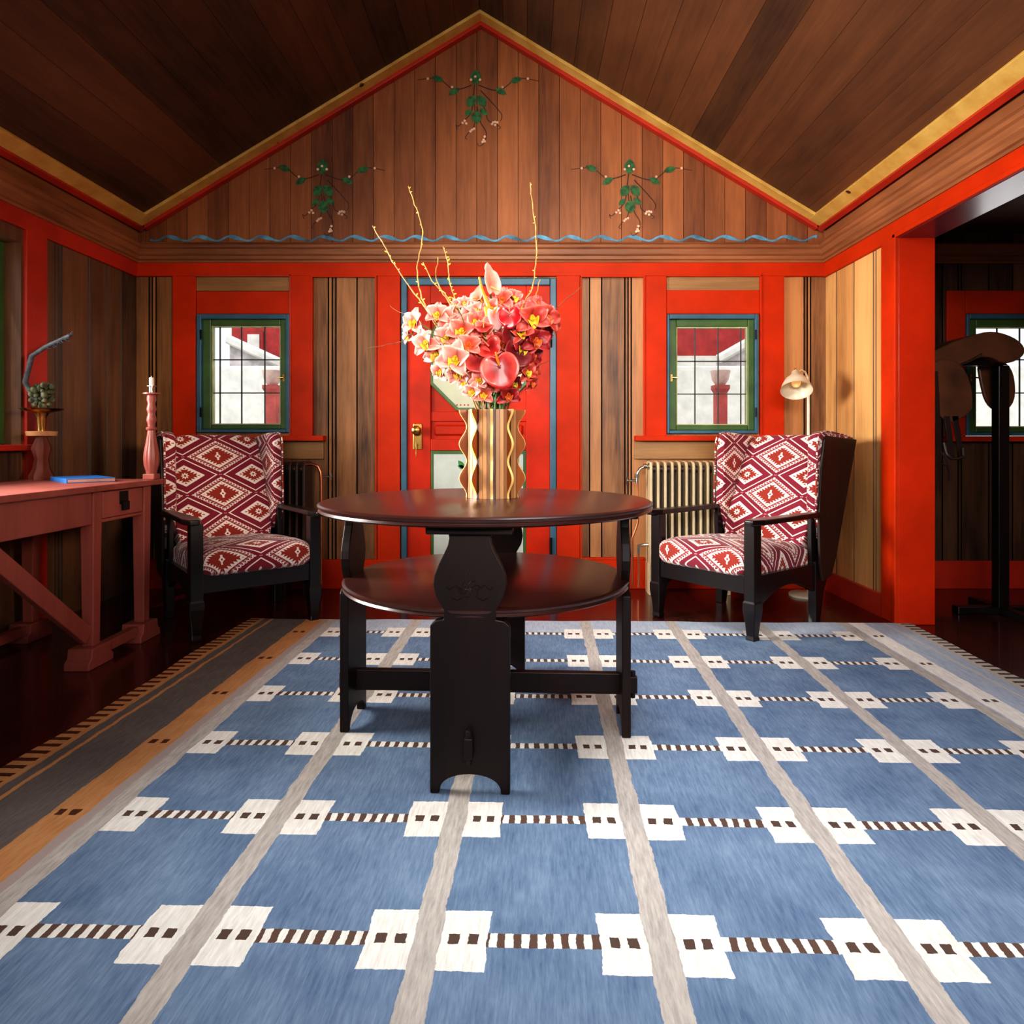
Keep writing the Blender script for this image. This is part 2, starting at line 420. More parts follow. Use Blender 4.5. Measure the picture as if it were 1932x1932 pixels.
# wall behind the camera and ceiling
MB().box(XL-.2, 4.4, YF-.1, YF, 0, 3.9).build('wall_front', WALLD, kind='structure')
cm = MB()
for s in (-1, 1):
    xe = XL if s < 0 else XR
    n = 15
    for i in range(n):
        cm.cur = random.random()
        a, b_ = i/n, (i+1)/n-.002/2
        xa, za = xe+(XM-xe)*a, ZE+(ZR-ZE)*a; xb, zb = xe+(XM-xe)*b_, ZE+(ZR-ZE)*b_
        cm.prism([(xa, za), (xb, zb), (xb, zb+.03), (xa, za+.03)], YF, YB+.03, 'Y')
    cm.cur = .2
    cm.prism([(xe-(.2 if s < 0 else -.2), ZE+.02-.12), (xe, ZE+.02), (XM, ZR+.02), (XM, ZR+.1), (xe-(.2 if s < 0 else -.2), ZE+.12-.12)], YF, YB+.2, 'Y')
cm.build('ceiling', CEILW, kind='structure')
# painted yellow border boards on the ceiling edges
def ymat():
    m, nt, b = newmat('ochre_border_paint')
    co = coord(nt); n = noise(nt, co, 8)
    v = nt.nodes.new('ShaderNodeTexVoronoi'); v.inputs['Scale'].default_value = 5.2; nt.links.new(co, v.inputs['Vector'])
    dots = E(nt, v.outputs['Distance']).lt(0.09)
    c = mixc(nt, smap(n, .3, .7), (196, 146, 66), (226, 186, 100)); c = mixc(nt, dots, c, (70, 48, 30))
    nt.links.new(c, b.inputs['Base Color']); b.inputs['Roughness'].default_value = .5; return m
YEL = ymat()
sl_ = math.hypot(1, .605)
for s in (-1, 1):
    xe = XL if s < 0 else XR
    d = 1 if s < 0 else -1
    def cz(x): return ZE+abs(x-xe)*.605
    # along the eaves
    def band(u0, u1, t):     # u measured up the slope, t below the slope
        out = []
        for u, tt in ((u0, 0), (u1, 0), (u1, t), (u0, t)):
            x = xe+d*u/sl_; out.append((x+d*tt*.605/sl_, cz(x)-tt/sl_))
        return out
    trim(MB().prism(band(.035, .115, .02), YF, YB-.04, 'Y'), YEL, .002)
    trim(MB().prism(band(.0, .035, .035), YF, YB-.02, 'Y'), REDD, .002)
    # up the gable
    x0, x1 = xe+d*.05, XM
    def rake(t0, t1): return [(x0, cz(x0)-t0), (x1, cz(x1)-t0), (x1, cz(x1)-t1), (x0, cz(x0)-t1)]
    trim(MB().prism(rake(0, .022), YB-.125, YB-.04, 'Y'), YEL, .002)
    trim(MB().prism(rake(0, .045), YB-.04, YB+.008, 'Y'), REDD, .002)

# ------------------------------------------------------------ windows of the back wall
def glass_mat():
    m = bpy.data.materials.new('window_glass'); m.use_nodes = True; nt = m.node_tree; nt.nodes.clear()
    o = nt.nodes.new('ShaderNodeOutputMaterial'); t = nt.nodes.new('ShaderNodeBsdfTransparent'); gl = nt.nodes.new('ShaderNodeBsdfGlossy')
    t.inputs[0].default_value = (.96, .97, .97, 1); gl.inputs['Roughness'].default_value = .03
    mx = nt.nodes.new('ShaderNodeMixShader'); fr = nt.nodes.new('ShaderNodeFresnel'); fr.inputs[0].default_value = 1.15
    nt.links.new(fr.outputs[0], mx.inputs[0]); nt.links.new(t.outputs[0], mx.inputs[1]); nt.links.new(gl.outputs[0], mx.inputs[2]); nt.links.new(mx.outputs[0], o.inputs[0])
    return m
GLASS = glass_mat()
LEAD = plain('lead_came', (70, 72, 66), .5, .3)
def ring(mb, x0, x1, z0, z1, wl, wr, wt, wb, y0, y1):
    mb.box(x0, x0+wl, y0, y1, z0, z1); mb.box(x1-wr, x1, y0, y1, z0, z1)
    mb.box(x0+wl, x1-wr, y0, y1, z1-wt, z1); mb.box(x0+wl, x1-wr, y0, y1, z0, z0+wb)
def window(n, x0, x1, y0, y1, gx0, gx1, gy0, gy1, vx, hy, lw, rw):
    p = 1/294.9
    r = MB(); ring(r, WX(x0), WX(x1), WZ(y1), WZ(y0), lw*p, rw*p, 9*p, 6*p, YT-.012, YB+.12)
    f = r.build('window_%d' % n, BLUEG, kind='structure', bevel=.004)
    s = MB(); ring(s, WX(x0+lw), WX(x1-rw), WZ(y1-6), WZ(y0+9), (gx0-x0-lw)*p, (x1-rw-gx1)*p, (gy0-y0-9)*p, (y1-6-gy1)*p, YT+.008, YB+.03)
    so = s.build('sash', GREEN, f, bevel=.006)
    s = MB(); ring(s, WX(gx0)-.001, WX(gx1)+.001, WZ(gy1)-.001, WZ(gy0)+.001, .008, .008, .008, .008, YT+.018, YB+.028)
    s.build('putty_bead', plain('pale_bead', (176, 178, 130), .5), so)
    b = MB()
    for v in vx: b.box(WX(v)-.0035, WX(v)+.0035, YB, YB+.008, WZ(gy1), WZ(gy0))
    for v in hy: b.box(WX(gx0), WX(gx1), YB, YB+.008, WZ(v)-.0035, WZ(v)+.0035)
    b.build('glazing_bar', LEAD, so)
    MB().box(WX(gx0), WX(gx1), YB+.002, YB+.005, WZ(gy1), WZ(gy0)).build('pane', GLASS, so)
    l = MB(); side = x0+lw+4 if n != 1 else x1-rw-5
    l.box(WX(side)-.006, WX(side)+.006, YT-.002, YT+.01, WZ(720), WZ(706)); l.tube([(WX(side), YT-.006, WZ(712)), (WX(side)+(.04 if n != 1 else -.03), YT-.014, WZ(713))], .005)
    l.build('latch', BRASS, so, smooth=True)
    h = MB()
    hx = WX(x1-rw) if n != 1 else WX(x0+lw)
    for hz in (632, 778): h.tube([(hx, YT-.016, WZ(hz+9)), (hx, YT-.016, WZ(hz-9))], .006)
    h.build('hinge', BLACKM, so)
    return f
window(1, 372, 547, 593, 816, 397, 528, 614, 801, (412, 453, 497), (678, 741), 9, 7)
window(2, 1259, 1430, 593, 818, 1277, 1412, 616, 802, (1313, 1357, 1400), (681, 743), 4, 6)

# ------------------------------------------------------------ door
dx0, dx1 = WX(757), WX(1050)
fr = MB(); 
fr.box(dx0, WX(768), YT-.006, YB+.1, 0, WZ(525)); fr.box(WX(1038), dx1, YT-.006, YB+.1, 0, WZ(525)); fr.box(WX(768), WX(1038), YT-.006, YB+.1, WZ(538), WZ(525))
dr = fr.build('door_1', BLUEG, kind='structure', bevel=.006)
DREDm = plain('door_red_paint', (194, 42, 5), 0.45, var=0.10, vs=3, spec=.2, bmp=.04)
lf_ = MB().box(WX(768), WX(812), YB-.01, YB+.04, 0.01, WZ(538)).box(WX(993), WX(1038), YB-.01, YB+.04, 0.01, WZ(538))
lf_.box(WX(812), WX(993), YB-.01, YB+.04, WZ(572), WZ(538)); lf_.box(WX(812), WX(993), YB-.0, YB+.04, WZ(795), WZ(776))
lf_.box(WX(812), WX(993), YB-.01, YB+.04, WZ(850), WZ(828)); lf_.box(WX(812), WX(993), YB-.01, YB+.04, 0.01, WZ(1062))
lf_.box(WX(812), WX(993), YB+.012, YB+.04, WZ(1062), WZ(572))
leafo = lf_.build('door_leaf', DREDm, dr, bevel=.004)
MB().prism([(WX(818), WZ(822)), (WX(987), WZ(822)), (WX(987), WZ(801)), (WX(818), WZ(801))], YB-.004, YB+.02, 'Y').build('raised_panel', DREDm, leafo, bevel=.012, seg=1)
PALE = plain('pale_green_cream_paint', (196, 198, 168), .45, var=.06, vs=3)
def octo(x0, x1, y0, y1, cx, cy, ins=0, cut_top=True):
    x0 += ins; x1 -= ins; y0 += ins; y1 -= ins; c = ins*.45
    q = [(x0, y1-cy+c), (x0+cx-c, y1), (x1-cx+c, y1), (x1, y1-cy+c)]
    q += [(x1, y0+cy-c), (x1-cx+c, y0), (x0+cx-c, y0), (x0, y0+cy-c)] if cut_top else [(x1, y0), (x0, y0)]
    return [(WX(a), WZ(b)) for a, b in q]
MB().prism(octo(811, 994, 575, 775, 50, 50), YB-.008, YB+.02, 'Y').build('panel_border', GREEN, leafo, bevel=.004)
up = MB().prism(octo(811, 994, 575, 775, 50, 50, 6), YB-.011, YB+.0, 'Y').build('upper_panel', PALE, leafo)
dm = MB()
for x in (862, 869, 876, 883, 925, 932, 939, 946):
    dm.add([(WX(x)+.006*math.cos(k*PI/4), YB-.0125, WZ(764)+.006*math.sin(k*PI/4)) for k in range(8)], [tuple(range(8))])
dm.build('painted_dots', REDD, up)
MB().box(WX(812), WX(993), YB-.008, YB+.02, WZ(1060), WZ(850)).build('panel_border', GREEN, leafo, bevel=.004)
lo = MB().box(WX(818), WX(987), YB-.011, YB, WZ(1054), WZ(857)).build('lower_panel', plain('pale_grey_paint', (196, 204, 196), .45, var=.05), leafo)
lm = MB()
def flatleaf(mb, cx, cy, L, a, wd):
    c = Vector((WX(cx), WZ(cy))); d = Vector((math.cos(a), math.sin(a))); nn = Vector((-d.y, d.x)); L = L/294.9
    ps = [c+d*L*t+nn*L*wd*math.sin(PI*t)*.5*s for s, ts in ((1, [0, .2, .4, .6, .8, 1]), (-1, [.8, .6, .4, .2])) for t in ts]
    mb.add([(p.x, YB-.013, p.y) for p in ps], [tuple(range(len(ps)))])
flatleaf(lm, 876, 885, 20, 2.2, .5); flatleaf(lm, 878, 884, 16, 2.8, .5); flatleaf(lm, 930, 885, 20, .9, .5); flatleaf(lm, 903, 900, 30, -1.3, .5); flatleaf(lm, 903, 900, 30, -1.8, .5)
lm.build('painted_leaf', plain('leaf_green_paint', (46, 128, 50), .5, var=.3, vs=30), lo)
hd = MB().box(WX(779), WX(796), YB-.018, YB-.008, WZ(848), WZ(799))
plate = hd.build('handle_plate', BRASS, leafo, bevel=.003)
MB().lathe([(.012, 0), (.012, .02), (.026, .032), (.03, .045), (.024, .058), (.008, .064)], 20, at=(WX(787), YB-.02, WZ(812)), M=Matrix.Rotation(PI/2, 4, 'X')).build('door_knob', BRASS, leafo, smooth=True)
k_ = MB().tube([(WX(787), YB-.022, WZ(838)), (WX(787), YB-.05, WZ(838))], .004).box(WX(787)-.003, WX(787)+.003, YB-.056, YB-.05, WZ(862), WZ(836))
k_.build('key', BRASS, leafo, bevel=.001)
hg = MB()
for hz in (640, 1030): hg.tube([(WX(1039), YT-.014, WZ(hz+16)), (WX(1039), YT-.014, WZ(hz-16))], .009, 10)
hg.build('hinge', BLACKM, leafo, smooth=True)

# ------------------------------------------------------------ room beyond the opening
w = MB()
W3 = (WX(1820), WX(1992), WZ(830), WZ(590))
g3 = [WX(v) for v in (1782, 1812, 1818, 1870, 1915, 1960, 2010, 2050)]
grooved(w, 2.11, W3[0], 0, 2.4, YB, g3); grooved(w, W3[0], W3[1], 0, W3[2], YB, g3); grooved(w, W3[0], W3[1], W3[3], 2.4, YB, g3); grooved(w, W3[1], 4.3, 0, 2.4, YB, g3)
for a in ((2.11, W3[0], 0, 2.4), (W3[0], W3[1], 0, W3[2]), (W3[0], W3[1], W3[3], 2.4), (W3[1], 4.3, 0, 2.4)): leaf(w, *a)
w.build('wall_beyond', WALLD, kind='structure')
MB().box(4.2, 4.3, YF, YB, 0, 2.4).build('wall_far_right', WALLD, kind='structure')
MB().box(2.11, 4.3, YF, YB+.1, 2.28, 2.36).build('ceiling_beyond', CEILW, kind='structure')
m_ = MB(); m_.box(WX(1787), WX(1822), YT, YB, WZ(826), WZ(548)); m_.box(WX(1822), WX(1990), YT, YB, WZ(592), WZ(548)); m_.box(WX(1990), WX(2030), YT, YB, WZ(826), WZ(548))
trim(m_, RED, .004)
trim(MB().box(WX(1782), WX(2036), YT-.05, YB, WZ(833), WZ(823)), RED, .004)
trim(MB().prism([(YB-d, z) for d, z in cp], 2.11, 4.2, 'X'), CORN, .0015)
window(3, 1822, 1990, 593, 822, 1843, 1972, 616, 806, (1886, 1929), (678, 741), 6, 6)
trim(MB().box(2.11, 4.2, YT, YB, 0, .18), REDD, .004)

# ------------------------------------------------------------ outside
WHITEW = plain('sunlit_white_plaster', (236, 232, 224), .8, var=.05)
REDH = plain('red_house_boards', (176, 52, 50), .7, var=.1)
SNOW = plain('pale_gravel', (222, 216, 208), .9)
MB().box(-9, 12, 4.8, 22, -.3, -.05).build('terrain', SNOW, kind='structure')
MB().box(-8, 10, 9.0, 9.2, -.05, WZ(690, 9.0)).build('wall_courtyard', WHITEW, kind='structure', bevel=.02)
def house(label, x0, x1, ybot, Y, slope, win):
    e = empty('red_house', (0, 0, 0), 0, label, 'house')
    zb, xa, xb = WZ(ybot, Y), WX(x0, Y), WX(x1, Y)
    fa = MB().box(xa, xb, Y, Y+.2, -.05, 5.0).build('facade', REDH, e)
    pl = MB().box(xa+.02, xb-.02, Y-.04, Y, -.05, zb).build('plinth', WHITEW, e)
    ro = MB(); a = P(slope[0], slope[1], Y-.5); b = P(slope[2], slope[3], Y-.5)
    ro.tube([a, b], .07, 6); ro.build('roof_edge', WHITEW, e)
    lowroof = MB().prism([(a.x, a.z), (b.x, b.z), (b.x, b.z-1.2), (a.x, b.z-1.2)], Y-.44, Y-.4, 'Y').build('low_roof', plain('pale_roof', (206, 196, 196), .8), e)
    if win:
        f = MB().box(WX(win[0], Y)-.05, WX(win[1], Y)+.05, Y-.05, Y, WZ(win[3], Y)-.05, WZ(win[2], Y)+.05).build('window_frame', REDH, e)
        MB().box(WX(win[0], Y), WX(win[1], Y), Y-.07, Y-.05, WZ(win[3], Y), WZ(win[2], Y)).build('window_pane', WHITEW, f)
    return e
house('red boarded house with white window seen through the window above the left armchair', 437, 560, 690, 10.5, (430, 640, 540, 690), (470, 492, 632, 660))
house('red eaves of a house seen through the window above the right armchair', 1240, 1430, 672, 10.5, (1355, 678, 1440, 630), None)
for cx, lb in ((514, 'red gate pillar with flower urn seen through the left window'), (1359, 'red gate pillar with flower urn seen through the right window')):
    Y = 7.4; x = WX(cx, Y); e = empty('gate_pillar', (x, Y, -.05), 0, lb, 'pillar')
    MB().lathe([(.09, 0), (.09, .9), (.13, .96), (.10, 1.0), (.085, 1.05), (.085, 1.52), (.115, 1.56), (.115, 1.6)], 4, M=Matrix.Rotation(PI/4, 4, 'Z')).build('shaft', plain('pillar_red', (186, 84, 78), .7), e)
    MB().lathe([(.05, 1.6), (.09, 1.66), (.11, 1.76), (.1, 1.76)], 12).build('urn', plain('pale_urn', (226, 190, 180), .7), e, smooth=True)

# ------------------------------------------------------------ rug
def rug_mat():
    m, nt, b = newmat('flat_woven_rug')
    t = nt.nodes.new('ShaderNodeTexCoord'); sp = nt.nodes.new('ShaderNodeSeparateXYZ'); nt.links.new(t.outputs['Object'], sp.inputs[0])
    wob = noise(nt, coord(nt), 9, 2)-.5
    wob2 = noise(nt, coord(nt, scale=(1, 1, 1)), 70, 2)-.5
    x = E(nt, sp.outputs[0])+wob*.018+wob2*.006; y = E(nt, sp.outputs[1])+wob2*.006+(noise(nt, coord(nt), 4, 2)-.5)*.012
    PX, PY = .44, .407
    sx = x-(x/PX).round()*PX; sy_ = y-(y/PY).round()*PY; dx, dy = sx.abs(), sy_.abs()
    field = x.abs().lt(1.345)
    inner = x.abs().lt(1.32)
    wv = noise(nt, coord(nt, scale=(1, .12, 1)), 160, 3); wb = noise(nt, coord(nt), 5, 4)
    blue = mixc(nt, smap(wv*.5+wb*.5, .35, .65), (86, 106, 134), (124, 144, 168))
    pale = mixc(nt, smap(wv, .3, .7), (154, 166, 184), (184, 192, 204))
    cream = mixc(nt, smap(wv, .3, .7), (212, 206, 198), (238, 234, 226))
    grey = mixc(nt, smap(wv, .3, .7), (160, 152, 146), (192, 184, 176))
    brown = (96, 74, 64)
    c = mixc(nt, y.gt(1.245), blue, pale)
    dash = mixc(nt, x.mod(.029).lt(.0145), brown, cream)
    c = mixc(nt, dy.lt(.018)*inner, c, dash)
    c = mixc(nt, dx.within(.0, .116)*dy.lt(.078)*inner, c, cream)
    dk = dx.within(.042, .062).max(dx.within(.078, .098))*dy.lt(.013)*inner
    c = mixc(nt, dk, c, (88, 70, 62))
    c = mixc(nt, dx.lt(.027)*field, c, grey)
    # left border: darker, warmer light on this side put into the yarn colours
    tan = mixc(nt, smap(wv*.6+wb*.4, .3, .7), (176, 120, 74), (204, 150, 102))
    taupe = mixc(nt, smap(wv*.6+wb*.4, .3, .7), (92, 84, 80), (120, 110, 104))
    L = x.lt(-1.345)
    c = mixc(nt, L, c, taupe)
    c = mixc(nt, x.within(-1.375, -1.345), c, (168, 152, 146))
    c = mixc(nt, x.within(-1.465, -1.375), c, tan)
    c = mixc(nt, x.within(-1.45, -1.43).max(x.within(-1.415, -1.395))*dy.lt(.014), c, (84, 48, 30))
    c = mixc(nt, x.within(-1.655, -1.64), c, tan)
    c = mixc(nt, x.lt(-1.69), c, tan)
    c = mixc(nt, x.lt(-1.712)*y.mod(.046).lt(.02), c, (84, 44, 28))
    # right border
    R = x.gt(1.345)
    c = mixc(nt, R, c, pale)
    c = mixc(nt, x.within(1.352, 1.432), c, cream)
    c = mixc(nt, x.within(1.37, 1.388).max(x.within(1.40, 1.418))*dy.lt(.013), c, (96, 80, 72))
    c = mixc(nt, x.within(1.53, 1.542), c, (196, 190, 180))
    c = mixc(nt, x.gt(1.59), c, (190, 180, 166))
    c = mixc(nt, x.gt(1.612)*y.mod(.046).lt(.018), c, (70, 64, 66))
    nt.links.new(c, b.inputs['Base Color']); b.inputs['Roughness'].default_value = .95
    b.inputs['Specular IOR Level'].default_value = .1
    bump(nt, b, wv, .35, .003); return m
RX0, RX1, RY0, RY1 = -1.77, 1.67, -1.75, 1.455
nx, ny = 120, 100; vs, fs = [], []
for j in range(ny+1):
    for i in range(nx+1):
        x = RX0+(RX1-RX0)*i/nx; y = RY0+(RY1-RY0)*j/ny
        ex = .006*math.sin(y*5)+.004*math.sin(y*13) if i in (0, nx) else 0
        ey = .005*math.sin(x*6)+.003*math.sin(x*17) if j in (0, ny) else 0
        vs.append((x+ex, y+ey, .009+.0012*math.sin(x*5+y*2)*math.sin(y*4)))
for j in range(ny):
    for i in range(nx): fs.append((j*(nx+1)+i, j*(nx+1)+i+1, (j+1)*(nx+1)+i+1, (j+1)*(nx+1)+i))
bd = [i for i in range(nx+1)]+[(j+1)*(nx+1)-1 for j in range(1, ny+1)]+[ny*(nx+1)+i for i in range(nx-1, -1, -1)]+[j*(nx+1) for j in range(ny-1, 0, -1)]
o0 = len(vs)
for k in bd: vs.append((vs[k][0], vs[k][1], .0005))
nb = len(bd)
for k in range(nb): fs.append((bd[k], bd[(k+1) % nb], o0+(k+1) % nb, o0+k))
rm = MB(); rm.add(vs, fs)
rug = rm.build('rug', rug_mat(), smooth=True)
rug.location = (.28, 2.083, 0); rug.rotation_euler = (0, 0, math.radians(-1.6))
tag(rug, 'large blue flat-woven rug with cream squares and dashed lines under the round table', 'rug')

# ------------------------------------------------------------ round table
TC = Vector((-.122, 2.268, 0.0)); TR = math.radians(-2.6); TZ = .010
tb = empty('round_table', (TC.x, TC.y, TZ), TR, 'dark stained round two-tier table with four board legs standing on the rug', 'table')
zt_ = .754-TZ
def disc(r, z0, z1, name, mat_, parent):
    t = z1-z0
    prof = [(1e-5, z0), (r-.02, z0), (r-.008, z0+.002), (r-.002, z0+t*.22), (r-.006, z0+t*.45), (r-.001, z0+t*.6), (r, z0+t*.82), (r-.006, z1-.0015), (r-.012, z1), (1e-5, z1)]
    return MB().lathe(prof, 128).build(name, mat_, parent, smooth=True, angle=50)
disc(.545, zt_-.03, zt_, 'table_top', TABLET, tb)
zs = .502-TZ
disc(.47, zs-.028, zs, 'shelf', TABLET, tb)
# board leg outline (half width, height)
bw = .1065
prof = [(.080, .0), (.0, 0)]
side = [(bw, 0), (bw, zs-.045), (.092, zs-.032), (.070, zs-.028), (.070, zs-.004), (.079, zs+.012), (.092, zs+.035), (.0985, zs+.065), (.095, zs+.09), (.084, zs+.118), (.070, zs+.145), (.059, zs+.168), (.055, zs+.188), (.058, zs+.203), (.071, zs+.212), (.073, zs+.236)]
arch = [(.083*math.cos(a), .052*math.sin(a)**.8) for a in [PI*i/16 for i in range(17)]]
outline = [(x, z) for x, z in side]+[(-x, z) for x, z in reversed(side)]
outline += [(-bw, 0)]
out = [p for p in outline if True]
out = out[:-1]
poly = side+[(-x, z) for x, z in reversed(side)]+[(-x, z) for x, z in arch]   # arch back to the right foot
for k in range(4):
    M = Matrix.Rotation(k*PI/2, 4, 'Z')
    m_ = MB(); rad = .466
    m_.prism(poly, -rad, -rad+.028, 'Y', M=M)
    lg = m_.build('leg', TABLEW, tb, bevel=.003)
    # cleat under the top and the pegged tenon of the stretcher
    MB().box(-.115, .115, -rad-.022, -rad+.05, zt_-.052, zt_-.03, M=M).build('cleat', TABLEW, tb, bevel=.004)
    MB().box(-.011, .011, -rad-.032, -rad+.002, .105, .160, M=M).lathe([(.008, -.045), (.009, .02), (.009, .045)], 10, M=M @ Matrix.Translation((0, -rad-.018, .133))).build('tenon_peg', TABLEW, lg, bevel=.003)
    if k == 0:   # carved rose on the leg
        cv = MB()
        import itertools
        for a in range(6):
            an = a*PI/3
            cv.tube([(.018*math.cos(an)+.012*math.cos(an+t), -rad-.0005, zs+.052+.012*math.sin(an)+.012*math.sin(an+t)) for t in (0, 1, 2, 3, 4)], .0018, 6)
        for sx in (-1, 1):
            cv.tube([(sx*.02, -rad, zs+.05), (sx*.04, -rad, zs+.062), (sx*.055, -rad, zs+.05), (sx*.062, -rad, zs+.058)], .002, 6)
            cv.tube([(sx*.02, -rad, zs+.03), (sx*.034, -rad, zs+.022), (sx*.05, -rad, zs+.03)], .002, 6)
        cv.tube([(0, -rad, zs+.075), (-.006, -rad, zs+.095), (.0, -rad, zs+.105)], .002, 6)
        cv.build('carved_rose', TABLEW, lg, smooth=True)
MB().box(-.462, .462, -.014, .014, .103, .172).build('stretcher', TABLEW, tb, bevel=.003)
MB().box(-.014, .014, -.462, .462, .104, .171).build('stretcher', TABLEW, tb, bevel=.003)

# ------------------------------------------------------------ wooden vase
VX, VY, VZ = -.108, 2.35, .7545
def fin_mat():
    m, nt, b = newmat('vase_fin_wood')
    at = nt.nodes.new('ShaderNodeAttribute'); at.attribute_name = 'rnd'
    n = noise(nt, coord(nt, scale=(1, 1, .2)), 30)
    c = mixc(nt, E(nt, at.outputs['Fac']), mixc(nt, n, (112, 52, 14), (160, 84, 28)), (232, 190, 120))
    nt.links.new(c, b.inputs['Base Color']); b.inputs['Roughness'].default_value = .4; return m
FINW = fin_mat()
va = empty('slatted_vase', (VX, VY, VZ), 0, 'wooden vase with vertical slats and scalloped fins holding the bouquet on the table', 'vase')
def slat_mat():
    m, nt, b = newmat('vase_slat_wood')
    at = nt.nodes.new('ShaderNodeAttribute'); at.attribute_name = 'rnd'
    n = noise(nt, coord(nt, scale=(1, 1, .1)), 60)
    c = mixc(nt, E(nt, at.outputs['Fac']), (60, 26, 14), (204, 150, 100)); c = mixc(nt, smap(n, .35, .7)*.3, c, (90, 44, 22))
    nt.links.new(c, b.inputs['Base Color']); b.inputs['Roughness'].default_value = .35; return m
sm_ = MB(); HV = .300; ns = 40
for k in range(ns):
    a0 = 2*PI*(k+.05)/ns; a1 = 2*PI*(k+.95)/ns; sm_.cur = (.80, .36, -.0, .50)[k % 4]
    r0, r1 = .078, .092
    ps = [(r0*math.cos(a0), r0*math.sin(a0)), (r1*math.cos(a0), r1*math.sin(a0)), (r1*math.cos(a1), r1*math.sin(a1)), (r0*math.cos(a1), r0*math.sin(a1))]
    sm_.prism(ps, 0, HV, 'Z')
sm_.cur = .0; sm_.lathe([(.0795, .0), (.0795, HV-.004), (.074, HV-.004), (.074, .02), (1e-5, .02)], 40)
sm_.build('body', slat_mat(), va)
for k in range(10):
    a = -PI/2+k*2*PI/10+.02
    pr = []
    for i in range(61):
        z = HV*i/60; r = .092+.013*(1+math.cos(2*PI*(HV-z)/.1165)); pr.append((r+.0005, z))
    q = pr+[(.088, HV), (.088, 0)]
    M = Matrix.Rotation(a, 4, 'Z') @ Matrix.Rotation(0, 4, 'X')
    fm = MB().prism(q, -.0045, .0045, 'Y', M=M); fm.r = [0.0, 0.0]+[1.0]*(len(fm.r)-2)
    fm.build('fin', FINW, va)

# ------------------------------------------------------------ flowers
def petal_mat(name, base, edge, core, rough=.45, coat=0.0, sss=.15, veins=.35):
    m, nt, b = newmat(name)
    u = nt.nodes.new('ShaderNodeUVMap'); sp = nt.nodes.new('ShaderNodeSeparateXYZ'); nt.links.new(u.outputs[0], sp.inputs[0])
    v = E(nt, sp.outputs[1]); uu = (E(nt, sp.outputs[0])-.5).abs()*2
    n = noise(nt, coord(nt), 60, 3)
    vein = noise(nt, coord(nt, 'UV', scale=(14, .8, 1)) if veins > .2 else coord(nt), 3 if veins > .2 else 45, 3)
    c = mixc(nt, smap(v+(n-.5)*.4, .0, .55), core, base); c = mixc(nt, smap(v*.6+uu*.5+(n-.5)*.4, .55, 1.0), c, edge)
    c = mixc(nt, smap(vein, .5, .7)*veins, c, core)
    nt.links.new(c, b.inputs['Base Color']); b.inputs['Roughness'].default_value = rough; b.inputs['Coat Weight'].default_value = coat
    b.inputs['Subsurface Weight'].default_value = sss; b.inputs['Subsurface Radius'].default_value = (.01, .004, .003)
    return m
PMATS = {
 'pale': petal_mat('pale_pink_petal', (214, 136, 124), (236, 194, 180), (206, 80, 70), veins=.25),
 'coral': petal_mat('coral_petal', (184, 58, 48), (216, 104, 88), (130, 20, 22)),
 'deep': petal_mat('deep_red_petal', (146, 24, 32), (178, 52, 54), (90, 8, 18)),
 'salmon': petal_mat('salmon_petal', (214, 98, 84), (240, 162, 146), (196, 50, 36)),
}
LIPY = plain('yellow_orchid_lip', (240, 186, 40), .5, var=.2, vs=60)
LIPO = plain('orange_orchid_lip', (226, 96, 28), .5, var=.25, vs=60)
STEMG = plain('stem_green', (70, 98, 44), .5, var=.2)
TWIG = plain('twig_brown', (122, 78, 44), .6, var=.25, vs=30)
TWIGP = plain('pale_twig', (196, 150, 84), .6, var=.2, vs=30)
BUD = plain('yellow_green_bud', (226, 206, 76), .5, var=.2, vs=30)
def petal(mb, uvs, R, L, Wd, ang, tilt, cup, roll=0, nu=6, nv=7, tip=1.0, base=.15):
    """petal lying from the centre outward in local XY, facing +Z; tilt lifts it"""
    o = len(mb.v); vs, fs = [], []
    for j in range(nv+1):
        v = j/nv
        wv = Wd*(base+(1-base)*math.sin(PI*min(1, v**.85*.93+.02)))*(1 if v < .95 else .9)
        for i in range(nu+1):
            u = i/nu*2-1
            x = u*wv*.5; y = L*v; z = cup*(u*u)*Wd*.5+L*(.22*math.sin(v*PI*.9)-.25*v*v*roll)+L*.035*math.sin(7*v+ang*3)*abs(u)
            p = Vector((x, y, z)); p = Matrix.Rotation(tilt, 3, 'X') @ p
            p = Matrix.Rotation(ang, 3, 'Z') @ p; vs.append(R @ p); uvs.append((i/nu, v))
    for j in range(nv):
        for i in range(nu):
            a = j*(nu+1)+i; fs.append((a, a+1, a+nu+2, a+nu+1))
    mb.add(vs, fs)
def finish(mb, uvs, name, m, parent, thick=.0012, sub=True):
    me = bpy.data.meshes.new(name); me.from_pydata(mb.v, [], mb.f); me.update()
    ul = me.uv_layers.new(name='UVMap')
    for lp in me.loops: ul.data[lp.index].uv = uvs[lp.vertex_index]
    me.materials.append(m)
    for p in me.polygons: p.use_smooth = True
    o = bpy.data.objects.new(name, me); C.objects.link(o)
    if parent is not None: o.parent = parent
    s = o.modifiers.new('s', 'SOLIDIFY'); s.thickness = thick
    return o
def facing(d, spin=0):
    d = Vector(d).normalized()
    q = d.to_track_quat('Z', 'Y').to_matrix()
    return (q @ Matrix.Rotation(spin, 3, 'Z'))
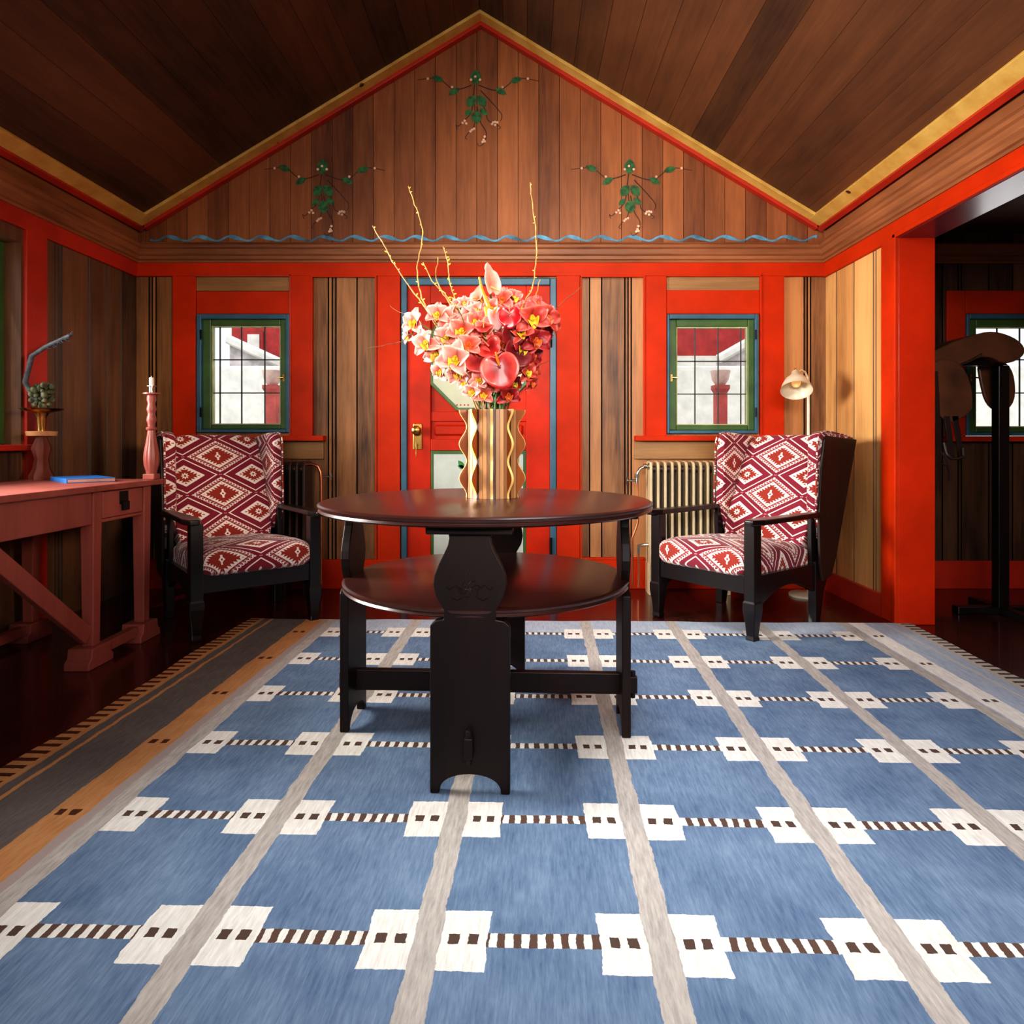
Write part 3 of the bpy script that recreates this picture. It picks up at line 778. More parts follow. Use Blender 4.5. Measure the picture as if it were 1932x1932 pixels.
def orchid(parent, c, d, size, kind, spin=0.0):
    size *= 1.12
    """cymbidium-like bloom: three sepals, two petals, column and lip"""
    R = Matrix.Identity(3); mb, uvs = MB(), []
    for k, a in enumerate((0, 2.15, -2.15)):
        petal(mb, uvs, R, size*1.0, size*.74, a+random.uniform(-.1, .1), random.uniform(.05, .45), .35, random.uniform(0, .8))
    for a in (1.05, -1.05):
        petal(mb, uvs, R, size*.97, size*.88, a+random.uniform(-.12, .12), random.uniform(.3, .7), .3, random.uniform(-.2, .6))
    b = finish(mb, uvs, 'bloom', PMATS[kind], parent)
    Rm = facing(d, spin)
    b.matrix_local = Matrix.Translation(c) @ Rm.to_4x4()
    lm, lu = MB(), []
    petal(lm, lu, R, size*.6, size*.6, PI, .8, .8, 1.6, base=.5)
    petal(lm, lu, R, size*.34, size*.3, 0, 1.15, .9, .3, base=.7)
    petal(lm, lu, R, size*.34, size*.36, 1.5, 1.15, .6, .3, base=.7); petal(lm, lu, R, size*.34, size*.36, -1.5, 1.15, .6, .3, base=.7)
    l = finish(lm, lu, 'lip', LIPY if kind in ('pale',) or random.random() < .5 else LIPO, b, .001)
    return b
def anthurium(name_lab, c, d, size, kind, spin, root, spadix=(236, 170, 60), stem_m=None, elong=1.0, tip=.12):
    e = empty('anthurium', (0, 0, 0), 0, name_lab, 'flower', 'anthurium flowers in the bouquet')
    mb, uvs = MB(), []; nr, na = 7, 28; Rm = facing(d, spin)
    vs, fs = [], []
    for j in range(nr+1):
        t = j/nr
        for i in range(na):
            a = 2*PI*i/na
            # heart outline, notch at angle +90deg
            rr = size*(.50+.12*math.cos(2*(a-PI/2))*0+.16*(1+math.cos(a+PI/2))/2-.0)
            notch = math.exp(-((a-PI/2)/.42)**2); rr *= (1-.45*notch)*(1+tip*math.exp(-((a-1.5*PI)/.35)**2))
            x, y = rr*t*math.cos(a)*1.05, rr*t*math.sin(a)*elong
            z = size*(.05*t*t*math.cos(2*a)+.13*t*t)+size*.012*math.sin(5*a)*t*t
            if math.sin(a) < -.85: z -= size*.1*t**3
            vs.append(Rm @ Vector((x, y, z))+c); uvs.append((.5+.5*math.cos(a)*t, t))
    for j in range(nr):
        for i in range(na):
            fs.append((j*na+i, j*na+(i+1) % na, (j+1)*na+(i+1) % na, (j+1)*na+i))
    mb.add(vs, fs)
    sp = finish(mb, uvs, 'spathe', PMATS_A[kind], e, .0015)
    axis = Rm @ Vector((0, .55, .85)); st = Rm @ Vector((0, size*.08, size*.02))+c
    MB().tube([st+axis*size*.5*k/5 for k in range(6)], size*.045, 8, size*.028).build('spadix', plain('spadix_%d' % spadix[1], spadix, .5, var=.1), e, smooth=True)
    mid = (Vector(c)+Vector(root))*.5+Vector((0, .03, .02))
    MB().tube([c-Rm @ Vector((0, 0, size*.02)), c.lerp(mid, .5)+Vector((0, .02, 0)), mid, Vector(root)], .0035, 7).build('stem', stem_m or STEMG, e, smooth=True)
    return e
PMATS_A = {
 'pale': petal_mat('pale_spathe', (246, 190, 180), (252, 226, 216), (232, 130, 120), .25, .4, .1, .15),
 'pink': petal_mat('pink_spathe', (240, 150, 130), (250, 200, 190), (230, 100, 80), .25, .4, .1, .15),
 'red': petal_mat('red_spathe', (160, 22, 22), (206, 76, 66), (104, 5, 9), .38, .2, .1, .15),
 'crimson': petal_mat('crimson_spathe', (176, 8, 20), (196, 20, 30), (130, 4, 12), .3, .3, .1, .15),
 'dark': petal_mat('dark_spathe', (96, 10, 18), (120, 20, 24), (60, 2, 8), .35, .2, .1, .15),
}
ROOT = Vector((VX, VY, VZ+HV-.12))
def rootp(k): a = k*2.4; return ROOT+Vector((.045*math.cos(a), .045*math.sin(a), 0))
def B(x, y, dy=0.0): return P(x, y, VY+dy)
sprays = [
 ('arching orchid spray with pale pink yellow-lipped blooms at the far left of the bouquet', 'pale',
  [(787, 610, -.04, (-.6, -1, .15), .048), (826, 596, -.02, (-.1, -1, .4), .044), (808, 648, -.08, (-.5, -1, .1), .05), (846, 604, .0, (-.2, -1, .5), .042), (776, 634, .0, (-1, -.7, 0), .034)]),
 ('orchid spray with large pale pink bloom facing forward low on the left', 'pale',
  [(860, 678, -.12, (-.05, -1, .0), .062), (828, 668, -.07, (-.6, -1, -.1), .05), (845, 640, -.08, (-.3, -1, .3), .048), (836, 700, -.05, (-.8, -.8, -.3), .04), (866, 704, -.09, (-.3, -1, -.4), .04)]),
 ('salmon orchid spray with orange lips in the middle left of the bouquet', 'salmon',
  [(872, 626, -.10, (-.1, -1, .1), .052), (884, 652, -.12, (.1, -1, .2), .044), (850, 622, -.03, (-.4, -.9, .4), .046), (896, 610, -.06, (.1, -1, .3), .045), (912, 622, -.10, (.2, -1, -.1), .042)]),
 ('small pale blossom spray rising at the upper left centre of the bouquet', 'pale',
  [(866, 578, .0, (-.2, -1, .5), .028), (856, 590, .0, (-.6, -.8, .2), .030), (876, 574, -.02, (.1, -1, .5), .026), (888, 580, -.02, (.2, -1, .2), .026), (898, 588, -.04, (0, -1, .4), .034), (884, 598, -.03, (-.2, -1, .2), .036), (906, 572, .02, (.3, -.8, .6), .034)]),
 ('low pale pink orchid spray drooping over the rim of the vase', 'pale',
  [(893, 738, -.11, (-.3, -1, -.2), .034), (906, 718, -.11, (-.1, -1, .1), .036), (880, 722, -.09, (-.7, -.8, 0), .03)]),
 ('salmon pink orchid spray hanging low beside the stems', 'salmon',
  [(912, 744, -.10, (.1, -1, -.1), .036), (926, 724, -.09, (.2, -1, .0), .036), (898, 708, -.08, (-.2, -1, -.3), .03)]),
 ('coral orchid spray with a wide yellow-centred bloom at the upper right', 'coral',
  [(1003, 603, -.10, (.15, -1, .1), .060), (1030, 602, -.04, (.8, -.8, .1), .050), (984, 630, -.10, (-.1, -1, .3), .046), (1008, 578, .0, (.2, -.8, .8), .038), (1040, 616, .02, (1, -.3, 0), .036)]),
 ('dark red orchid spray on the right side of the bouquet', 'deep',
  [(1008, 642, -.08, (.5, -1, -.1), .052), (985, 656, -.08, (.3, -1, -.2), .05), (1022, 628, -.02, (.9, -.6, -.1), .044), (1000, 668, -.04, (.6, -.8, -.4), .042), (972, 640, -.04, (.1, -1, .1), .05)]),
 ('coral orchid spray hanging at the lower right of the bouquet', 'coral',
  [(992, 702, -.05, (.6, -.9, -.1), .036), (1004, 700, .0, (.9, -.5, -.2), .034), (1000, 722, .0, (.8, -.6, -.4), .032), (984, 690, -.05, (.3, -1, 0), .034)]),
 ('deep red orchid bloom spray nodding over the right rim of the vase', 'deep',
  [(958, 744, -.08, (.2, -1, -.2), .042), (950, 730, -.06, (0, -1, .1), .036), (966, 724, -.02, (.6, -.8, 0), .034)]),
 ('pink orchid spray at the top right behind the crimson flower', 'salmon',
  [(948, 568, .0, (.1, -1, .5), .044), (968, 566, .02, (.5, -.8, .6), .038), (985, 588, .02, (.4, -.8, .5), .036), (930, 586, -.03, (-.2, -1, .3), .042)]),
 ('red orchid spray in the crowded middle of the bouquet', 'coral',
  [(918, 668, -.07, (-.1, -1, 0), .052), (905, 690, -.07, (-.2, -1, -.2), .044), (944, 650, -.05, (.1, -1, .2), .05), (900, 640, -.02, (-.2, -1, .3), .05), (960, 672, -.03, (.3, -1, 0), .046)]),
]
for si, (lab, kind, bl) in enumerate(sprays):
    e = empty('orchid_spray', (0, 0, 0), 0, lab, 'flower', 'orchid sprays in the bouquet')
    st = MB(); rp = rootp(si)
    cs = [B(x, y, dy) for x, y, dy, d, s in bl]
    far = max(cs, key=lambda q: (q-rp).length)
    def bez(t, a=rp, z=far): 
        m1 = a+Vector((0, 0, (z-a).length*.55)); return a*(1-t)**2+m1*2*t*(1-t)+z*t*t
    line = [bez(t/10) for t in range(11)]; st.tube(line, .003, 7, .002)
    for c_, (x, y, dy, d, s) in zip(cs, bl):
        q = min(line, key=lambda L: (L-c_).length)
        if (q-c_).length > .01: st.tube([q, q.lerp(c_, .5)+Vector((0, .01, .01)), c_+Vector((0, .006, 0))], .0016, 6)
        pass
    st.build('stem', STEMG, e, smooth=True)
    for c_, (x, y, dy, d, s) in zip(cs, bl): orchid(e, c_, d, s, kind, random.uniform(-.5, .5))
anthurium('pale pink anthurium standing highest in the bouquet', B(925, 538, -.04), (1.2, -.8, .1), .076, 'pink', PI+.1, rootp(3), (240, 170, 80), elong=1.15, tip=.35)
a_ = anthurium('pink anthurium with long orange spadix leaning left near the top', B(903, 560, -.02), (-.9, -.7, .3), .066, 'pink', PI+.5, rootp(8), (246, 150, 40))
MB().tube([B(904, 523, -.05), B(909, 545, -.06), B(917, 566, -.08), B(924, 584, -.09)], .0035, 8, .008).tube([B(917, 580, -.09), B(922, 610, -.11), B(928, 640, -.10)], .008, 8, .004).build('spadix_sheath', plain('orange_sheath', (240, 150, 40), .4, var=.15), a_, smooth=True)
anthurium('pale pink anthurium seen edge on below the tallest flower', B(931, 597, -.09), (.8, -.7, .2), .070, 'pale', .3, rootp(4), (244, 160, 50))
anthurium('small orange red anthurium cupped at the centre', B(912, 619, -.13), (0, -.5, .9), .052, 'red', 0, rootp(5))
anthurium('glossy crimson anthurium with short pale spadix at upper right', B(961, 594, -.13), (.05, -1, .15), .066, 'crimson', 0, rootp(6), (236, 140, 110))
anthurium('dark red anthurium folded below the crimson one', B(966, 628, -.12), (.5, -1, -.1), .07, 'dark', .1, rootp(7), (120, 40, 40))
anthurium('large round coral red anthurium in front just above the vase', B(942, 692, -.17), (-.02, -1, .12), .103, 'red', .25, rootp(9), (240, 150, 110))
anthurium('red anthurium leaning left behind the large front one', B(903, 676, -.12), (-.35, -1, .25), .078, 'red', .5, rootp(10), (220, 90, 60))
anthurium('dark red anthurium at right behind the large front one', B(977, 664, -.10), (.5, -.9, .2), .085, 'dark', -.5, rootp(11), (120, 40, 40))
anthurium('coral anthurium seen from the side above the large front one', B(924, 655, -.13), (-.5, -.8, .5), .07, 'red', .9, rootp(12), (220, 90, 60))

# stems bundle seen in the mouth of the vase
for k in range(9):
    a = k*.7; p0 = Vector((VX+.04*math.cos(a), VY-.02+.03*math.sin(a), VZ+.05)); p1 = Vector((VX+.03*math.cos(a+1)+.01, VY-.05+.03*math.sin(a), VZ+HV+.11))
    o = MB().tube([p0, p0.lerp(p1, .5), p1], .0045, 8, .0035).build('flower_stem', STEMG, smooth=True)
    tag(o, 'green flower stem rising out of the mouth of the wooden vase', 'stem', 'green stems in the mouth of the vase')
# branches
def branch(lab, pts, depth, mat_, bud=0, r=.0028, sub=None, budsize=.006):
    e = empty('budding_branch', (0, 0, 0), 0, lab, 'branch', 'bare and budding twigs in the bouquet')
    ps = [B(x, y, depth[0]+(depth[1]-depth[0])*i/(len(pts)-1)) for i, (x, y) in enumerate(pts)]
    q = []
    for i in range(len(ps)-1):
        p0, p1, p2, p3 = ps[max(i-1, 0)], ps[i], ps[i+1], ps[min(i+2, len(ps)-1)]
        for k in range(5):
            t = k/5; w = .5*((2*p1)+(p2-p0)*t+(2*p0-5*p1+4*p2-p3)*t*t+(3*p1-p0-3*p2+p3)*t**3)
            q.append(w+Vector((random.uniform(-1, 1), random.uniform(-1, 1), random.uniform(-1, 1)))*.0018)
    q.append(ps[-1])
    m_ = MB().tube(q, r*.55, 7, r)
    m_.build('twig', mat_, e, smooth=True)
    if bud:
        for i in range(1, int(len(q)*.72)):
            for _ in range(bud):
                if random.random() < .55:
                    a = random.uniform(0, 6.28); dd = Vector((math.cos(a), math.sin(a)*.6, random.uniform(.0, .8))).normalized()
                    s = budsize*random.uniform(.5, 1.2)
                    bm_ = MB().lathe([(1e-5, -s), (s*.42, -s*.3), (s*.38, s*.4), (1e-5, s*1.1)], 6, M=facing(dd).to_4x4())
                    bo = bm_.build('bud', BUD, e, smooth=True, angle=0); bo.location = q[i]+dd*s*.9
    return e
vr = (900, 775)
branch('leftmost tall budding twig leaning outward above the door frame', [(703, 427), (724, 462), (745, 500), (776, 545), (803, 582), (850, 660), vr], (.03, -.02), TWIGP, 1)
branch('tall wavy budding twig reaching up to the blue painted wave', [(770, 352), (782, 385), (796, 425), (795, 462), (787, 505), (793, 550), (806, 582), (850, 650), (905, 775)], (.06, 0), TWIGP, 1)
branch('short budding twig upright at left of the pale blossoms', [(836, 465), (846, 500), (848, 530), (858, 565), (880, 640), (915, 775)], (.0, 0), TWIGP, 1, budsize=.0065)
branch('thin budding twig crossing behind the pale blossoms', [(798, 495), (815, 530), (838, 553), (858, 580), (895, 640), (912, 775)], (-.03, 0), TWIGP, 1)
branch('short bare twig standing upright left of the tallest flower', [(827, 486), (823, 520), (832, 548), (860, 600), (910, 770)], (.05, 0), TWIGP)
branch('tall pale twig rising at right past the cornice', [(1000, 345), (1004, 385), (1010, 430), (1012, 475), (1006, 535), (990, 570), (970, 620), (935, 770)], (.03, 0), TWIGP, 1, budsize=.004)
branch('short side twig beside the tall right one', [(1019, 528), (1012, 555), (1006, 590), (975, 650), (935, 770)], (.0, 0), TWIGP)
branch('thin dark twig pointing right over the door post', [(1098, 540), (1072, 562), (1046, 588), (1010, 640), (940, 770)], (.08, 0), TWIG, 0, .0018)
branch('thin grey twig pointing far left over the red post', [(692, 658), (730, 650), (757, 645), (778, 630), (830, 650), (905, 770)], (-.02, -.05), TWIG, 0, .0020)
branch('fine twig left of the highest orchid blooms', [(736, 577), (752, 588), (772, 598), (830, 640), (905, 770)], (.05, 0), TWIG, 0, .0016)
branch('short brown twig sticking out at lower right', [(1036, 680), (1018, 688), (1000, 696), (960, 740), (930, 775)], (.02, 0), TWIG, 0, .0018)
branch('dark arching stem in front of the pale orchids', [(808, 630), (832, 636), (862, 655), (885, 678), (905, 720), (915, 775)], (-.16, -.08), TWIG, 0, .0032)
branch('dark slanting stem among the pale blossoms', [(866, 585), (880, 615), (898, 648), (915, 700), (925, 775)], (-.15, -.06), TWIG, 0, .003)

# ------------------------------------------------------------ armchairs
def ikat():
    m, nt, b = newmat('diamond_kilim_upholstery')
    u = nt.nodes.new('ShaderNodeUVMap'); sp = nt.nodes.new('ShaderNodeSeparateXYZ'); nt.links.new(u.outputs[0], sp.inputs[0])
    x, y = E(nt, sp.outputs[0]), E(nt, sp.outputs[1])
    p, q = x/.185, y/.118
    a, c_ = p+q, p-q
    ia, ib = (a*.5).round(), (c_*.5).round()
    da, db = a-ia*2, c_-ib*2
    lp, lq = (da+db)*.5, (da-db)*.5
    m0 = da.abs().max(db.abs())
    s = da.abs().min(db.abs())
    tri = ((s*6.5).mod(1.0)-.5).abs()*2
    typeA = (ia+ib).mod(2.0).lt(.5)
    mz = m0+(tri-.5)*.16
    mz2 = m0+(tri-.5)*.06
    cw = (244, 228, 218); mar = (128, 16, 44); fld = (150, 42, 26)
    n = noise(nt, coord(nt, 'UV'), 220, 2)
    # type A
    A = mixc(nt, mz.gt(.50), fld, cw); A = mixc(nt, m0.gt(.645), A, mar)
    A = mixc(nt, mz2.within(.70, .745), A, (190, 120, 110)); 
    A = mixc(nt, mz.within(.79, .90), A, cw); A = mixc(nt, m0.gt(.885), A, mar)
    # type B
    Bc = mixc(nt, mz.gt(.38), fld, cw); Bc = mixc(nt, m0.gt(.56), Bc, mar)
    Bc = mixc(nt, m0.within(.86, .92), Bc, cw)
    # motifs
    rad = (lp*lp*2.2+lq*lq).m('SQRT')
    ang = lq.m('ARCTAN2', lp*1.5)
    star = rad.lt((ang*8.0).m('COSINE')*.035+.135)*rad.gt(.05)
    cross = ((lp*1.6).abs()+lq.abs()).lt(.15).max(lp.abs().lt(.03)*lq.abs().lt(.22))*(rad.gt(.045))
    A = mixc(nt, cross, A, cw); Bc = mixc(nt, star, Bc, cw)
    col = mixc(nt, typeA, Bc, A)
    # dots where the points meet on the sides
    edge = (lp.abs()-1.0).abs()+lq.abs()
    col = mixc(nt, edge.lt(.045), col, (238, 190, 196))
    col = mixc(nt, smap(n, .45, .7)*.18, col, (60, 10, 20))
    nt.links.new(col, b.inputs['Base Color']); b.inputs['Roughness'].default_value = .85
    b.inputs['Sheen Weight'].default_value = .15
    bump(nt, b, n, .15, .002); return m
IKAT = ikat()
def superell(a, b, c, e=.25, nu=48, nv=32, e2=None):
    e2 = e2 or e
    def sg(v, p): return math.copysign(abs(v)**p, v)
    vs, fs = [], []
    for j in range(nv+1):
        ph = -PI/2+PI*j/nv
        for i in range(nu):
            th = 2*PI*i/nu
            vs.append(Vector((a*sg(math.cos(ph), e2)*sg(math.cos(th), e), b*sg(math.cos(ph), e2)*sg(math.sin(th), e), c*sg(math.sin(ph), e2))))
    for j in range(nv):
        for i in range(nu): fs.append((j*nu+i, j*nu+(i+1) % nu, (j+1)*nu+(i+1) % nu, (j+1)*nu+i))
    return vs, fs
def chaikin(p, n=2):
    for _ in range(n):
        q = []
        for i in range(len(p)):
            a, b = p[i], p[(i+1) % len(p)]
            q += [(a[0]*.75+b[0]*.25, a[1]*.75+b[1]*.25), (a[0]*.25+b[0]*.75, a[1]*.25+b[1]*.75)]
        p = q
    return p
def make_chair():
    r = empty('wing_armchair', (0, 0, 0), 0)
    hw = .315
    y0 = -.30
    # front legs: tapered foot, collar, square post
    for s in (-1, 1):
        x = s*(hw-.028)
        prof = [(.020, 0), (.024, .012), (.021, .03), (.026, .09), (.034, .15), (.034, .185), (.029, .195), (.029, .205), (.029, .555)]
        f = MB().lathe([(p[0]*math.sqrt(2), p[1]) for p in prof], 4, M=Matrix.Translation((x, y0+.03, 0)) @ Matrix.Rotation(PI/4, 4, 'Z'))
        f.build('leg', EBON, r, bevel=.004)
        # rear leg, raked back
        m_ = MB().prism([(.26, 0), (.305, 0), (.345, .16), (.42, .30), (.36, .36), (.26, .32)], x-.022, x+.022, 'X')
        m_.build('leg', EBON, r, bevel=.004)
        # armrest with rounded nose
        am = MB(); xa = s*(hw-.01)
        pts = chaikin([(xa-.045, y0-.035), (xa+.045, y0-.035), (xa+.040, y0+.25), (xa+.025, .345), (xa-.025, .345), (xa-.030, y0+.3)], 1)
        am.prism(pts, .553, .580, 'Z'); am.build('armrest', EBON, r, bevel=.008, seg=3)
        # side rail with arched lower edge
        q = [(y0+.055, .31), (.30, .31), (.33, .20), (.27, .165)]
        q += [(.25-.47*t, .17+.065*math.sin(PI*t)) for t in [i/12 for i in range(13)]]
        MB().prism(q, x-.014, x+.014, 'X').build('side_rail', EBON, r, bevel=.003)
        # arm support near the back
        MB().box(x-.012, x+.012, .235, .285, .30, .56).build('arm_support', EBON, r, bevel=.003)
        # outer panel of the wing and back
        o_ = [(.275, .31), (.262, .56), (.285, .80), (.318, .955), (.345, .975), (.66, .955), (.44, .34), (.39, .24), (.30, .22)]
        MB().prism(o_, s*(hw-.003), s*(hw+.012), 'X').build('side_panel', CHAIRS, r, bevel=.003)
        # padded wing
        wp = [(.66, .965), (.50, .985), (.35, 1.0), (.285, .985), (.262, .93), (.265, .84), (.258, .72), (.250, .62), (.262, .52), (.31, .43), (.44, .42), (.56, .70)]
        wp = chaikin(wp, 2)
        m_ = MB().prism(wp, s*(hw-.004), s*(hw-.062), 'X')
        wg = m_.build('wing', IKAT, r, bevel=.022, seg=5, smooth=True, angle=60, uv=lambda co: ((co.y-.43)*.95+(.315-abs(co.x)), co.z-.817))
        pp = [(hw*s-.002*s, p[0], p[1]) for p in wp]
        MB().tube(pp+[pp[0]], .005, 6).build('piping', IKAT, wg, uv=lambda co: (co.y+.1, co.z))
    MB().box(-hw+.05, hw-.05, y0+.012, y0+.045, .222, .312).build('front_rail', EBON, r, bevel=.003)
    MB().box(-hw+.03, hw-.03, .27, .30, .2, .30).build('back_rail', EBON, r, bevel=.003)
    # seat
    vs, fs = superell(hw-.035, .33, .075, .22, e2=.45)
    zc = .345
    out = []
    for v in vs:
        z = v.z
        if z > 0: z += .028*(1-(v.x/hw)**2)*(1-(v.y/.33)**2)
        # soften: dip toward the back, roll at the front
        out.append(Vector((v.x, v.y, z+zc-.02*(v.y/.33))))
    m_ = MB(); m_.add([(v.x*(1.0 if v.y > -.2 else .985), v.y+.005, v.z) for v in out], fs)
    m_.build('seat_cushion', IKAT, r, smooth=True, angle=0, uv=lambda co: (co.x+.185-math.copysign(max(0, abs(co.x)-.20)*1.5, co.x)*0+math.copysign(max(0, .40-co.z)*max(0, min(1, (abs(co.x)-.18)/.08)), co.x), co.y*1.0+(co.z-.42)*(1 if co.y < -.1 else 0)+.125))
    # back
    vs, fs = superell(hw-.06, .06, .345, .16, nu=56, nv=36, e2=.3)
    th = math.radians(26)
    m_ = MB(); M = Matrix.Translation((0, .425, .655)) @ Matrix.Rotation(-th, 4, 'X')
    loc = {}
    vv = []
    for v in vs:
        w_ = v.copy()
        if w_.y < 0: w_.y -= .02*(1-(w_.x/hw)**2)*math.cos(w_.z/.345*1.4)
        vv.append(M @ w_)
    m_.add(vv, fs)
    Mi = M.inverted()
    m_.build('backrest', IKAT, r, smooth=True, angle=0, uv=lambda co: ((Mi @ co).x, (Mi @ co).z+.045))
    m_ = MB().prism([(.385, .28), (.41, .28), (.675, .955), (.66, .968), (.63, .955)], -hw+.012, hw-.012, 'X')
    m_.build('back_panel', CHAIRS, r, bevel=.003)
    return r
def dup(root, loc, rz, label):
    o = root.copy(); C.objects.link(o); o.location = loc; o.rotation_euler = (0, 0, rz); o['label'] = label
    for ch in list(root.children):
        c_ = ch.copy(); C.objects.link(c_); c_.parent = o
        for g_ in ch.children:
            d = g_.copy(); C.objects.link(d); d.parent = c_
    return o
ch = make_chair()
tag(ch, 'wing armchair in crimson diamond fabric in the right corner, one foot on the rug', 'armchair', 'wing armchairs in diamond fabric')
ch.location = (1.115, 3.59, 0); ch.rotation_euler = (0, 0, math.radians(-52))
ch2 = dup(ch, (-1.50, 3.60, 0), math.radians(39), 'wing armchair in maroon diamond fabric in the dark left corner behind the desk')

# ------------------------------------------------------------ radiators
def radiator(x0, n, pitch, mat_, label):
    e = empty('radiator', (x0, 4.22, 0), 0, label, 'radiator')
    zb, ztp = .17, WZ(870, 4.2)
    for k in range(n):
        x = k*pitch
        pr = chaikin([(-.07, zb), (.07, zb), (.07, ztp), (-.07, ztp)], 3)
        pr = [(max(-.07, min(.07, p[0])), p[1]) for p in pr]
        m_ = MB().prism([(-.075, zb+.03), (-.06, zb), (.06, zb), (.075, zb+.03), (.075, ztp-.03), (.06, ztp-.006), (.03, ztp), (-.03, ztp), (-.06, ztp-.006), (-.075, ztp-.03)], x-.0075, x+.0075, 'X')
        m_.build('section', mat_, e, bevel=.004)
    MB().tube([(-.004, 0, ztp-.05), ((n-1)*pitch+.004, 0, ztp-.05)], .022, 12).tube([(-.004, 0, zb+.05), ((n-1)*pitch+.004, 0, zb+.05)], .022, 12).build('header_pipe', DARKBR, e, smooth=True)
    m_ = MB()
    for k in range(n-1): m_.box(k*pitch+.014, k*pitch+.030, -.01, .05, zb+.05, ztp-.05)
    m_.build('inner_columns', plain('shadowed_enamel', (34, 24, 20), .6), e)  # shade between the sections put into the column colour
    for x in (.0, (n-1)*pitch): MB().box(x-.012, x+.012, -.06, .06, 0, zb+.02).build('foot', mat_, e, bevel=.003)
    return e
XA = WX(1226, 4.2)
ra = radiator(XA, 12, .0435, CREAM, 'cream ribbed column radiator under the window by the right armchair')
ztp = WZ(870, 4.2)
def PR(x, y, Y=4.2): p = P(x, y, Y); return p-Vector((XA, 4.22, 0))
MB().tube([PR(1226, 879), PR(1217, 880), PR(1208, 884), PR(1203, 892), PR(1202, 902), PR(1202, 912)], .010, 10).lathe([(.016, -.012), (.016, .012)], 8, at=PR(1202, 898)).lathe([(.015, -.01), (.015, .01)], 8, at=PR(1217, 880), M=Matrix.Rotation(PI/2, 4, 'Y')).build('elbow', STEEL, ra, smooth=True)
vm = MB().tube([PR(1202, 906), PR(1190, 907), PR(1183, 906)], .007, 8)
for k in range(4):
    a = k*PI/2+.4; c_ = PR(1183, 907); vm.tube([c_, c_+Vector((0, .028*math.cos(a), .028*math.sin(a)))], .005, 6)
vm.build('valve_handle', STEEL, ra, smooth=True)
c_ = PR(1222, 880); vm = MB()
for k in range(4):
    a = k*PI/2+.4; vm.tube([c_, c_+Vector((0, .022*math.cos(a)-.02, .022*math.sin(a)))], .004, 6)
vm.build('valve_handle', STEEL, ra, smooth=True)
MB().tube([PR(1203, 912), PR(1204, 985), PR(1200, 998), PR(1193, 1015), PR(1193, 1108)], .0065, 8).build('copper_pipe', COPPER, ra, smooth=True)
MB().tube([PR(1205, 1030), PR(1205, 1108)], .0065, 8).build('copper_pipe', COPPER, ra, smooth=True)
MB().tube([PR(1205, 1044), PR(1205, 1029), PR(1214, 1028), PR(1226, 1027)], .010, 8).build('lower_valve', STEEL, ra, smooth=True)
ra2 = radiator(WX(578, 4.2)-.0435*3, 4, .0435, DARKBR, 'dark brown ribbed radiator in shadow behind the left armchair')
xr = 16*.0435
def PL(x, y, Y=4.2): p = P(x, y, Y); return p-Vector((WX(578, 4.2)-.0435*3, 4.22, 0))
MB().tube([PL(578, 876), PL(590, 876), PL(600, 880), PL(605, 890), PL(606, 905), PL(606, 1108)], .010, 10).build('copper_pipe', COPPER, ra2, smooth=True)
vm = MB().tube([PL(606, 900), PL(618, 899), PL(625, 899)], .006, 8)
for k in range(4):
    a = k*PI/2; c_ = PL(625, 899); vm.tube([c_, c_+Vector((0, .02*math.cos(a), .02*math.sin(a)))], .004, 6)
vm.build('valve_handle', STEEL, ra2, smooth=True)

# ------------------------------------------------------------ floor lamp
LWH = plain('lamp_ivory_enamel', (226, 212, 186), .35, var=.04)
LX, LY = 1.742, 4.15
lp_ = empty('floor_lamp', (LX, LY, 0), 0, 'slim cream floor lamp with bell shade behind the right armchair', 'lamp')
MB().lathe([(.095, 0), (.095, .012), (.085, .02), (.012, .026)], 40, at=(-.02, 0, 0)).build('base', LWH, lp_, smooth=True)
pz = WZ(722, LY)
MB().tube([(-.0, 0, .02), (0, 0, pz-.1), (0, 0, pz)], .0095, 12).build('pole', LWH, lp_, smooth=True)
def PLm(x, y, Y): return P(x, y, Y)-Vector((LX, LY, 0))
MB().tube([(0, 0, pz-.01), PLm(1524, 712, 4.13), PLm(1519, 702, 4.1), PLm(1511, 698, 4.05), PLm(1504, 703, 4.02)], .006, 10).build('arm', LWH, lp_, smooth=True)
ax = Vector((-.2, -.62, -1)).normalized()
Ms = facing(-ax).to_4x4(); st = PLm(1501, 703, 4.02)
Msh = Matrix.Translation(st) @ Ms
pr = [(.008, .012), (.022, .004), (.026, -.02), (.032, -.024), (.036, -.034), (.062, -.06), (.080, -.10), (.087, -.130), (.0895, -.133), (.085, -.131), (.076, -.10), (.056, -.062), (.02, -.032), (1e-5, -.03)]
sh = MB().lathe(pr, 48, M=Msh).build('shade', LWH, lp_, smooth=True, angle=60)
def bulbm():
    m, nt, b = newmat('lamp_bulb'); b.inputs['Base Color'].default_value = lin((250, 220, 160)); b.inputs['Emission Color'].default_value = lin((255, 190, 110)); b.inputs['Emission Strength'].default_value = .6; return m
MB().ball((0, 0, -.075), .026, 10, 1.2).build('bulb', bulbm(), sh, smooth=True).matrix_local = Msh
MB().lathe([(.005, .012), (.009, .018), (.007, .026), (1e-5, .03)], 14, M=Msh).build('finial', BRASS, lp_, smooth=True)

